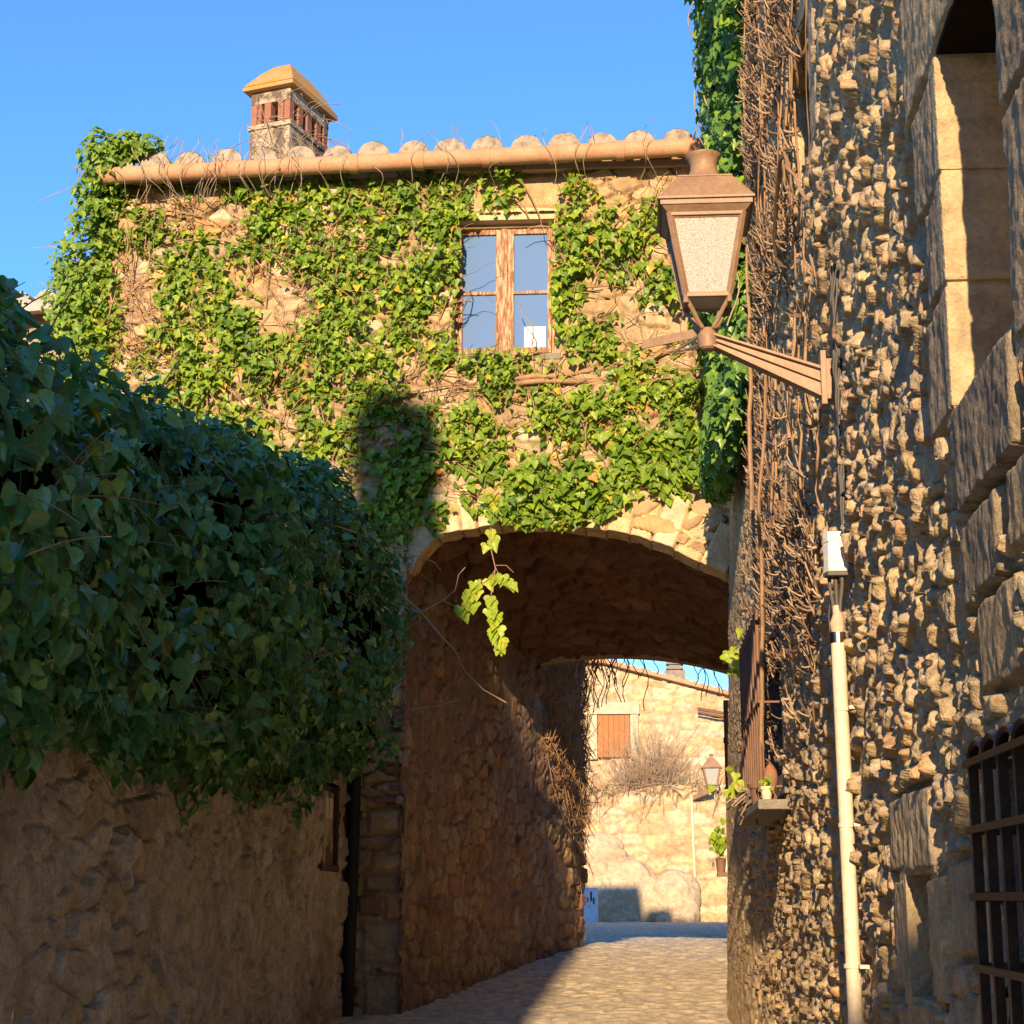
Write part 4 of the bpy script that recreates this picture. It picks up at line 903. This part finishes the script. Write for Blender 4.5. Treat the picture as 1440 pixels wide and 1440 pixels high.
pot(RX-.12, 9.4, 2.226, .055, .11, M_RUST, 'dark brown pot standing midway on the stone ledge')
pot(RX-.12, 9.75, 2.226, .05, .10, M_GREYST, 'grey pot holding dry curled twigs at the far part of the stone ledge')
K = 40; d = rng.normal(0, 1, (K, 3))*np.array([1, 1.4, .7])+np.array([-.5, 0, .1]); t = np.linspace(0, 1, 6)[None, :, None]; P = np.array([RX-.13, 9.8, 2.30])+d[:, None]*t*.06+np.array([0, 0, -.06])*t**2+.02*np.sin(t*9+d[:, None, 0:1]*5)
V, F = tubes_np(P, np.full((K, 6), .005), 4); pe = [o for o in COL.objects if o.name == 'flower_pot.002'][0]; mesh_np('dry_plant', V, [F], M_TWIG, pe, True)

# ================================================================== lantern
LX, LY = .275, 6.2
ln = empty('street_lamp', (LX, LY, 3.7), 'large brown square lantern with frosted panes on a tapered wall arm', 'street lamp')
def lz(z68): return 1.75+(z68-1.75)*.912
zb, zt0, zbr, ztop, zcap = lz(4.085), lz(4.42), lz(4.455), lz(4.575), lz(4.705)
c = (LX, LY+.0)
rf_ = MB(); rf_.frustum(c, .172, .098, zbr+.006, ztop); rf_.frustum(c, .174, .174, zbr-.004, zbr+.006); rf_.frustum(c, .100, .100, ztop, ztop+.006)
rf_.build('lamp_roof', M_LAMP, ln, bevel=.002)
hd = MB(); hd.frustum(c, .165, .165, zbr-.022, zbr-.004, True); hd.frustum(c, .140, .163, zt0-.012, zbr-.020, True); hd.frustum(c, .128, .140, zt0-.03, zt0-.012, True); hd.build('lamp_crown', M_LAMP, ln)
MB().lathe([(.083, ztop+.006), (.078, ztop+.014), (.060, ztop+.034), (.050, ztop+.06), (.049, zcap-.035), (.058, zcap-.014), (.066, zcap-.004), (.066, zcap), (.058, zcap+.003), (.001, zcap+.004)], (c[0], c[1], 0), 24).build('lamp_chimney', M_LAMP, ln, smooth=True)
s0, s1 = .078, .132; z0, z1 = zb, zt0-.006
fr = MB(); pa = None
cor = [(-1, -1), (1, -1), (1, 1), (-1, 1)]
for i, (a, b) in enumerate(cor):
    fr.bar((c[0]+a*s0, c[1]+b*s0, z0), (c[0]+a*s1, c[1]+b*s1, z1), .019, .019, (b, -a, 0.01))
    a2, b2 = cor[(i+1) % 4]
    fr.bar((c[0]+a*s0, c[1]+b*s0, z0), (c[0]+a2*s0, c[1]+b2*s0, z0), .017, .017); fr.bar((c[0]+a*s1, c[1]+b*s1, z1-.008), (c[0]+a2*s1, c[1]+b2*s1, z1-.008), .016, .020)
    q0, q1 = s0-.004, s1-.004
    V = [(c[0]+a*q0, c[1]+b*q0, z0+.004), (c[0]+a2*q0, c[1]+b2*q0, z0+.004), (c[0]+a2*q1, c[1]+b2*q1, z1-.01), (c[0]+a*q1, c[1]+b*q1, z1-.01)]
    nn = Vector((a+a2, b+b2, 0)).normalized()*-.003
    MB().add(V+[tuple(Vector(q)+nn) for q in V], [(0, 1, 2, 3), (7, 6, 5, 4), (0, 4, 5, 1), (1, 5, 6, 2), (2, 6, 7, 3), (3, 7, 4, 0)]).build('lamp_pane', M_FROST, ln)
fr.build('lamp_frame', M_LAMP, ln, bevel=.002)
MB().frustum(c, s0-.008, s0-.006, z0-.006, z0+.004).build('lamp_floor', M_FROST, ln)
lg = MB(); zp = lz(3.965)
for a, b in cor:
    lg.tube([(c[0]+a*s0, c[1]+b*s0, z0+.005), (c[0]+a*s0*.96, c[1]+b*s0*.96, z0-.016), (c[0]+a*s0*.72, c[1]+b*s0*.72, z0-.045), (c[0]+a*s0*.45, c[1]+b*s0*.45, z0-.085), (c[0]+a*s0*.25, c[1]+b*s0*.25, z0-.105)], .0085, 8)
    lg.tube([(c[0]+a*s0, c[1]+b*s0, z0-.03), (c[0]+a*s0, c[1]+b*s0, z0+.01)], .010, 8)
lg.build('lamp_claw', M_LAMP, ln, smooth=True)
MB().lathe([(.024, -.045), (.032, -.038), (.036, -.01), (.036, .012), (.029, .022), (.026, .034), (.001, .036)], (c[0], c[1], zp-.03), 18).build('lamp_socket', M_LAMP, ln, smooth=True)
# tapered arm with ribs, perpendicular to the wall
aL, aR = LX+.028, RX-.072
ar = MB()
def armq(y0, y1, xa, za0, za1, xb, zb0, zb1):
    V = [(x, y, z) for y in (y0, y1) for x, z in ((xa, za0), (xb, zb0), (xb, zb1), (xa, za1))]
    ar.add(V, [(3, 2, 1, 0), (4, 5, 6, 7), (0, 1, 5, 4), (1, 2, 6, 5), (2, 3, 7, 6), (3, 0, 4, 7)])
zA = zp-.03; zR0, zR1 = lz(3.50)+.045, lz(3.66)-.01
zR0, zR1 = 3.515, 3.612
armq(LY-.012, LY+.012, aL-.02, zA-.032, zA+.006, aR, zR0, zR1)
armq(LY-.030, LY+.030, aL-.01, zA+.003, zA+.012, aR, zR1-.004, zR1+.008); armq(LY-.026, LY-.008, aL, zA-.020, zA-.012, aR, zR0+.048, zR0+.058); armq(LY-.028, LY+.028, aL-.01, zA-.038, zA-.030, aR, zR0-.008, zR0)
ar.build('lamp_arm', M_LAMP, ln, bevel=.0015)
MB().box((aR+.010, LY, 3.575), (.020, .07, .20)).box((aR+.04, LY, 3.575), (.05, .03, .15)).build('wall_plate', M_LAMP, ln, bevel=.002)
st = MB(); st.bar((LX-.015, LY+.07, zp+.02), (LX-.225, LY+.20, zp+.02), .055, .008); st.bar((LX-.015-.02, LY+.05, zp+.006), (LX-.235, LY+.175, zp+.006), .006, .034)
st.build('stub_arm', M_LAMP, ln)
wr = MB()
for k in range(5): wr.tube([(LX-.02, LY+.03, zp-.0), (LX-.05-.02*k, LY+.05, zp-.03-.01*k), (LX-.03-.012*k, LY+.06, zp-.055), (LX+.0, LY+.03, zp-.03)], .004, 5)
wr.build('wiring', M_CABLE, ln)

# ================================================================== conduit and junction box
PX, PY = RX-.07, 6.28
cd = empty('cable_conduit', (PX, PY, .35), 'upright cream plastic cable conduit rising to a grey junction box on the rough wall', 'conduit')
MB().tube([(PX+.012, PY, .33), (PX+.008, PY, 1.4), (PX, PY, 2.635)], .0245, 16).build('pipe', M_CREAM, cd, smooth=True)
MB().tube([(PX+.008, PY+.055, .33), (PX+.006, PY+.058, 1.4), (PX+.002, PY+.05, 2.66)], .006, 8).build('thin_pipe', M_WHITE, cd, smooth=True)
MB().tube([(PX, PY, 2.632), (PX, PY, 2.67)], .0262, 16).build('steel_collar', M_STEEL, cd, smooth=True)
fm = MB().tube([(PX, PY, 2.668), (PX-.002, PY, 2.70), (PX+.003, PY, 2.735), (PX, PY+.004, 2.765)], [.021, .025, .017, .015], 10); fm.build('sealing_foam', pmat('sealing_foam', (.66, .46, .32), .9, scale=30, bump=.6), cd, smooth=True)
cbm = MB()
for k, (dx, dy) in enumerate(((0, 0), (-.012, .01), (.012, -.008), (.004, .016))):
    cbm.tube([(PX+dx*.6, PY+dy, 2.73), (PX+dx, PY+dy, 2.78), (PX+dx*1.6, PY+dy*2, 2.84), (PX+dx*1.6, PY+dy*2, 2.88)], .0065, 7)
for k in range(6):
    y = PY+.035-.014*k; cbm.tube([(PX+.03, y, 3.0)]+[(PX+.035+.012*math.sin(q*2+k), y+.03*math.sin(q*1.7+k), 3.0+.13*q) for q in range(1, 9)], .0045, 6)
cbm.tube([(PX-.01, PY+.03, 2.85), (PX-.02, PY+.075, 2.74), (PX-.01, PY+.10, 2.62), (PX, PY+.085, 2.52), (PX, PY+.03, 2.50)], .003, 5)
cbm.build('cables', M_CABLE, cd, smooth=True)
jx = MB()
prof = [(-.036, -.02), (-.036, .008), (-.008, .040), (.036, .040), (.036, -.02)]
def oct_box(mb, z0, z1, g=0):
    V = [(PX+.02-dx_out, PY-dy, z) for z in (z0, z1) for dy, dx_out in ((-.042-g, -.02), (-.042-g, .025+g), (-.004, .058+g), (.034+g, .045+g), (.034+g, -.02))]
    n = 5; mb.add(V, [tuple(range(n))[::-1], tuple(range(n, 2*n))]+[(i, (i+1) % n, n+(i+1) % n, n+i) for i in range(n)])
oct_box(jx, 2.885, 2.985); oct_box(jx, 2.992, 3.028); oct_box(jx, 2.98, 2.995, -.003)
jx.build('junction_box', M_WHITE, cd, bevel=.002)
jc = MB(); oct_box(jc, 2.868, 2.884, .004); jc.build('box_skirt', M_CABLE, cd, bevel=.003)
for z in (1.17, 1.53, 2.00, 2.40):
    cl = MB(); cl.tube([(PX+.005, PY, z-.007), (PX+.005, PY, z+.007)], .0285, 14); cl.cbox((PX+.02, PY-.075, z-.006), (PX+.05, PY-.02, z+.006))
    cl.build('pipe_clip', M_CREAM, cd, smooth=True)
sk = MB().cbox((PX+.018, PY+.046, 2.015), (PX+.028, PY+.115, 2.125)).build('tag_plate', M_RED, cd)
MB().cbox((PX+.015, PY+.06, 2.055), (PX+.0175, PY+.10, 2.085)).build('tag_mark', M_PAPER, sk)

for o_ in cd.children_recursive:          # set the whole run a little nearer along the wall
    for v_ in o_.data.vertices: v_.co.y -= .30; v_.co.z = 1.75+(v_.co.z-1.75)*.952
# ================================================================== beyond the arch
def far_field(cu, cv, sd):
    def f(U, V):
        e, a, b, r = stones(U, V, cu, cv, sd, jit=.9, p=2.6, warp=.3); m = sstep(.03, .25, e)
        return m*(.02+.06*r[..., 2])+.03*(fbm(U*6, V*8, 2)-.5)+.08*(fbm(U*.7, V*.7, 3)-.5), r[..., 6], m
    return f
rw = empty('terrace_wall', (.5, 40.2, 1.2), 'sunlit rubble terrace wall at the end of the lane seen through the arch', 'wall')
sheet('wall_face', np.arange(-6, 7, .045), np.arange(.9, 4.15, .04), lambda U, V, h: np.stack([U, 40.0-h, V+.10*np.sin(U*2.1)*sstep(3, 4.1, V)], -1), M_FAR, rw, far_field(.5, .24, 3), None, MB().cbox((-6, 40.1, .5), (7, 41.4, 3.9)))
fh = empty('far_house', (.5, 43, 1.2), 'pale sunlit stone house with a closed brown shutter at the end of the lane', 'house')
def far_top(x): return np.interp(x, [-8, -.8, 2.2, 7], [7.6, 7.3, 6.5, 5.2])
sheet('wall', np.arange(-6, 7, .05), np.arange(3.4, 7.7, .045), lambda U, V, h: np.stack([U, 42.0-h, V], -1), M_FAR, fh, far_field(.42, .2, 8), lambda U, V: V > far_top(U))
rfm = MB(); rt = MB()
for i in range(72):
    x = -6+i*.175; z = far_top(x)
    rt.tube([(x, 41.80, z+.0), (x, 45.5, z-.2)], .05, 8)
for x0, x1 in ((-6, -.8), (-.8, 2.2), (2.2, 7)):
    a, b = far_top(x0), far_top(x1)
    rt.add([(x0, 41.75, a), (x1, 41.75, b), (x1, 45.5, b-.2), (x0, 45.5, a-.2), (x0, 41.75, a-.09), (x1, 41.75, b-.09), (x1, 45.5, b-.3), (x0, 45.5, a-.3)], [(0, 1, 2, 3), (7, 6, 5, 4), (0, 4, 5, 1), (1, 5, 6, 2), (2, 6, 7, 3), (3, 7, 4, 0)])
rt.build('roof', M_TERRA, fh)
MB().cbox((-6, 42.05, 1.2), (7, 47, 5.1)).build('rear_walls', M_FAR, fh)
sh = MB()
for i in range(6): sh.cbox((-.93+i*.125, 41.83-.006*(i % 2), 5.0), (-.93+i*.125+.12, 41.9, 5.98))
shu = sh.build('shutter', M_SHUT, fh, bevel=.006)
MB().cbox((-1.1, 41.80, 6.0), (.05, 41.95, 6.28)).cbox((-1.12, 41.82, 4.95), (-.945, 41.95, 5.99)).cbox((-.17, 41.82, 4.95), (.02, 41.95, 5.99)).build('window_surround', pmat('pale_limestone', (.56, .46, .31), .9, scale=5, bump=.3), fh, bevel=.01)
fc = MB()
for k in range(5): fc.cbox((.72, 43.4, 7.25+k*.12), (1.14, 43.8, 7.31+k*.12))
fc.cbox((.78, 43.46, 6.6), (1.08, 43.74, 7.9)); fc.cbox((.68, 43.36, 6.6), (1.18, 43.84, 7.22)); fc.build('chimney', M_GREYST, fh, bevel=.01)
MB().tube([(1.4, 41.7, 6.1), (2.4, 41.7, 5.92)], .04, 6).tube([(1.4, 41.7, 6.02), (2.4, 41.7, 5.84)], .03, 6).build('cable_run', M_RUST, fh)
# bare bush on the terrace
bb = empty('bare_shrub', (.2, 40.9, 4.0), 'dense leafless shrub on the terrace in front of the brown shutter', 'shrub')
K = 420; n = 7; t = np.linspace(0, 1, n); ang = rng.normal(0, .55, K); L_ = rng.uniform(.8, 2.0, K)
X0 = .25+rng.normal(0, .3, K); bend = rng.normal(0, .3, K)
P = np.stack([X0[:, None]+np.sin(ang[:, None]+bend[:, None]*t)*L_[:, None]*t*.8, 40.7+rng.normal(0, .25, (K, 1))-.5*rng.random((K, 1))*t, 3.9+np.cos(ang[:, None])*L_[:, None]*t+.04*np.sin(t*9+X0[:, None]*20)], -1)
V, F = tubes_np(P, rng.uniform(.005, .011, (K, 1))*np.linspace(1, .35, n)[None], 3)
K = 260; X0 = rng.uniform(-1, 2.0, K); P = np.stack([X0[:, None]+rng.normal(0, .25, (K, 1))*t, 40.05+rng.normal(0, .1, (K, 1))-.15*t, 4.0+rng.normal(.2, .3, (K, 1))*t+.1*np.sin(t*4)], -1)
V2, F2 = tubes_np(P, np.full((K, n), .008), 3); mesh_np('branches', np.concatenate([V, V2]), [np.concatenate([F, F2+len(V)])], M_TWIG, bb, True)
# boulders at the foot
def boulder(c, s, label, seed):
    me = bpy.data.meshes.new('boulder'); bm = bmesh.new(); bmesh.ops.create_icosphere(bm, subdivisions=5, radius=1)
    for v in bm.verts:
        p = np.array(v.co); d = 1+.28*(float(fbm(p[0]*1.3+seed, p[1]*1.3+p[2]*1.7, 3))-.5)*2+.05*(float(fbm(p[0]*6+seed, p[2]*6+p[1]*4, 2))-.5)
        v.co = Vector((p[0]*s[0]*d, p[1]*s[1]*d, p[2]*s[2]*d))
    bm.to_mesh(me); bm.free()
    for p in me.polygons: p.use_smooth = True
    for nm in ('tone', 'edge'):
        at = me.attributes.new(nm, 'FLOAT', 'POINT'); at.data.foreach_set('value', np.full(len(me.vertices), .5, np.float32))
    o = bpy.data.objects.new('boulder', me); COL.objects.link(o); me.materials.append(M_ROCK); o.location = c
    return tag(o, label, 'boulder', 'boulders under the terrace wall')
boulder((-.35, 39.8, 1.72), (1.0, .5, .85), 'large pale outcrop boulder half in shadow left under the terrace wall', 1)
boulder((.72, 39.75, 1.65), (.62, .5, .72), 'rounded sunlit boulder right of the bigger outcrop under the terrace wall', 4)
boulder((-1.1, 39.9, 2.6), (.8, .45, .6), 'pale smooth boulder set into the terrace wall above the utility box', 8)
ub = empty('utility_box', (-1.37, 38.9, 1.22), 'narrow pale blue utility box with dark marks at the lane edge beyond the arch', 'utility box')
MB().cbox((-1.3, 38.8, 1.2), (-.90, 39.0, 2.0)).build('cabinet', M_SIGN, ub, bevel=.01)
mk = MB()
for x, z, w_, h_ in ((-1.06, 1.72, .03, .2), (-1.00, 1.66, .025, .13), (-1.12, 1.70, .02, .1)): mk.cbox((x, 38.785, z), (x+w_, 38.799, z+h_))
mk.build('marks', M_DARK, ub)
# far lamp
fl = empty('street_lamp', (1.62, 39.4, 4.1), 'small far pinkish brown lantern on the terrace wall beyond the arch', 'street lamp')
cx, cy = 1.60, 39.45; m2 = MB(); m2.frustum((cx, cy), .23, .07, 4.56, 4.78); m2.lathe([(.04, 4.78), (.03, 4.82), (.055, 4.86), (.001, 4.88)], (cx, cy, 0), 10); m2.build('lamp_roof', M_LAMP, fl)
MB().frustum((cx, cy), .10, .175, 4.2, 4.56).build('lamp_pane', M_FROST, fl)
m2 = MB()
for a, b in cor: m2.bar((cx+a*.105, cy+b*.105, 4.18), (cx+a*.18, cy+b*.18, 4.56), .03, .03, (b, -a, .01))
m2.build('lamp_frame', M_LAMP, fl); MB().bar((cx-.45, 39.9, 3.92), (cx, cy, 4.1), .05, .10).bar((cx, cy, 4.05), (cx, cy, 4.2), .06, .06, (1, 0, 0)).build('lamp_arm', M_LAMP, fl)
MB().tube([(1.22, 39.85, 1.2), (1.16, 39.85, 4.0)], .03, 8).build('lamp_conduit', M_CREAM, fl)
# rusty drainpipe and planter at the far right corner of the passage
rp_ = empty('rusty_drainpipe', (.93, 19.3, 2.0), 'slim rusty brown downpipe at the right edge of the passage exit', 'drainpipe')
q = MB(); q.tube([(1.0, 20.2, 2.05), (1.0, 20.2, 3.95)], .032, 10)
for z in (2.4, 2.95, 3.5): q.tube([(1.0, 20.2, z-.03), (1.0, 20.2, z+.03)], .042, 10)
q.build('pipe', M_RUST, rp_, smooth=True); MB().cbox((.86, 20.1, 2.0), (1.3, 20.4, 2.045)).build('bracket', M_RUST, rp_)
bp = empty('potted_plant', (.9, 20.2, 2.05), 'small green potted plant on a bracket by the rusty downpipe', 'plant')
MB().lathe([(.045, 0), (.06, .15), (.065, .15), (.001, .16)], (.9, 20.22, 2.046), 12).build('pot', M_RUST, bp, smooth=True)
P_ = np.array([.89, 20.2, 2.36])+rng.normal(0, 1, (60, 3))*np.array([.05, .06, .1]); V, F, T, W_ = leaves_np(P_, rng.normal(0, .6, (60, 3))+np.array([0, -1, .3]), rng.uniform(.05, .09, 60), rng.uniform(.4, .8, 60), HEART); mesh_np('foliage', V, [F], M_IVY, bp, True, {'tone': T, 'wid': W_})
eh = empty('lane_house', (3, 24, 1.1), 'stone house side continuing on the right beyond the passage', 'house')
MB().cbox((2.6, 19.1, .6), (6, 33, 3.6)).build('wall', M_FA, eh)
# creeper hanging at the exit corner of the passage
hc = empty('hanging_creeper', (-.8, 20.7, 3.5), 'dark dry creeper curtain hanging at the left corner where the passage ends', 'creeper')
def pwp(u, d, z): return np.stack([-1.93+PWD[0]*u+PWN[0]*d, 14.52+PWD[1]*u+PWN[1]*d, z], -1)
K = 2600; u0 = rng.uniform(4.7, PWL+.02, K); z0 = rng.uniform(2.3, 5.2, K); okk = rng.random(K) < sstep(2.2, 3.2, z0+.6*(u0-6)); u0, z0 = u0[okk], z0[okk]; K = len(u0); n = 7; t = np.linspace(0, 1, n)
L_ = rng.uniform(.08, .35, K)[:, None]; P = pwp(u0[:, None]+L_*rng.normal(.1, .35, (K, 1))*t, .03+L_*t*rng.uniform(.1, .6, (K, 1)), z0[:, None]+L_*(rng.normal(-.5, .6, (K, 1))*t+rng.normal(.3, .5, (K, 1))*t*t))
V, F = tubes_np(P, rng.uniform(.004, .010, (K, 1))*np.linspace(1, .5, n)[None], 3); mesh_np('twigs', V, [F], M_TWIG2, hc, True)
K = 70; X0 = np.concatenate([rng.uniform(-.6, .9, 26), rng.uniform(-.9, -.3, 44)]); Lh = rng.uniform(.15, .75, K); t = np.linspace(0, 1, 9)
P = np.stack([X0[:, None]+.03*np.sin(t*9+X0[:, None]*30)+rng.normal(0, .05, (K, 1))*t, np.full((K, 9), 19.12), 4.45-Lh[:, None]*t], -1); V, F = tubes_np(P, np.full((K, 9), .006), 3)
mesh_np('hanging_runners', V, [F], M_TWIG2, hc, True)
# iron ring on the passage wall
ri = MB(); cpt = pwp(np.array(3.45), np.array(.08), np.array(2.33)); ri.tube([(cpt[0]+PWD[0]*.05*math.cos(a), cpt[1]+PWD[1]*.05*math.cos(a), cpt[2]+.05*math.sin(a)) for a in np.linspace(0, 2*math.pi, 17)], .008, 6)
tag(ri.build('iron_ring', M_BLACKP, smooth=True), 'small black iron ring fixed on the passage wall', 'ring')

# neighbour on the far left with a grey tiled roof
nh = empty('neighbour_house', (-9.2, 22, 1.2), 'house with a pale grey tiled roof just visible behind the ivy at far left', 'house')
nw = MB(); V = [(x, y, z) for y in (20.5, 26) for x, z in ((-13, .5), (-5.4, .5), (-5.4, 9.0), (-13, 8.42))]; nw.add(V, [(0, 1, 2, 3), (7, 6, 5, 4), (0, 4, 5, 1), (1, 5, 6, 2), (2, 6, 7, 3), (3, 7, 4, 0)]); nw.build('wall', M_FA, nh)
rt = MB(); M_GT = pmat('grey_tile', (.42, .38, .32), .9, col2=(.34, .31, .28), scale=6, bump=.4, spec=.15)
for i in range(26):
    x = -13.2+i*.32; z = 8.45+(i*.32)*.075
    for r_ in range(5): rt.tube([(x, 20.2+r_*.5, z+r_*.11), (x, 20.75+r_*.5, z+.10+r_*.11)], [.13, .11], 10)
rt.add([(-13.4, 20.15, 8.42), (-5.2, 20.15, 9.03), (-5.2, 23, 9.65), (-13.4, 23, 9.05), (-13.4, 20.15, 8.3), (-5.2, 20.15, 8.9), (-5.2, 23, 9.5), (-13.4, 23, 8.9)], [(0, 1, 2, 3), (7, 6, 5, 4), (0, 4, 5, 1), (1, 5, 6, 2), (2, 6, 7, 3), (3, 7, 4, 0)])
rt.build('roof', M_GT, nh, smooth=True)

# ================================================================== houses behind the photographer (they throw the lane into shade)
bh = empty('gabled_house', (-5, -7, -.3), 'stone house with battered wall and chimney behind the viewpoint on the left of the lane', 'house')
prof = [(-2.3, -1.2), (-2.43, 6.2), (-2.88, 9.8), (-3.08, 10.36), (-9.5, 10.3), (-9.5, -1.2)]
V = [(x, y, z) for y in (-9.5, -5.0) for x, z in prof]; n = len(prof)
MB().add(V, [tuple(range(n))[::-1], tuple(range(n, 2*n))]+[(i, (i+1) % n, n+(i+1) % n, n+i) for i in range(n)]).build('wall', M_LINT, bh)
cmb = MB(); cmb.cbox((-3.83, -6.2, 10.2), (-3.13, -5.2, 11.3)).cbox((-3.75, -6.1, 11.3), (-3.26, -5.3, 11.45)); cmb.build('chimney', M_LINT, bh)
b2 = empty('plain_house', (3, -22, -.9), 'plain stone house closing the lane behind the viewpoint', 'house')
MB().cbox((-1.9, -26, -2), (9, -20, 8.6)).build('wall', M_LINT, b2)
MB().add([(-2.1, -26.2, 8.6), (9.2, -26.2, 8.6), (9.2, -19.8, 8.6), (-2.1, -19.8, 8.6), (-2.1, -23, 8.7), (9.2, -23, 8.7)], [(0, 1, 2, 3), (0, 4, 5, 1), (3, 2, 5, 4), (0, 3, 4), (1, 5, 2)]).build('roof', M_TILE, b2)
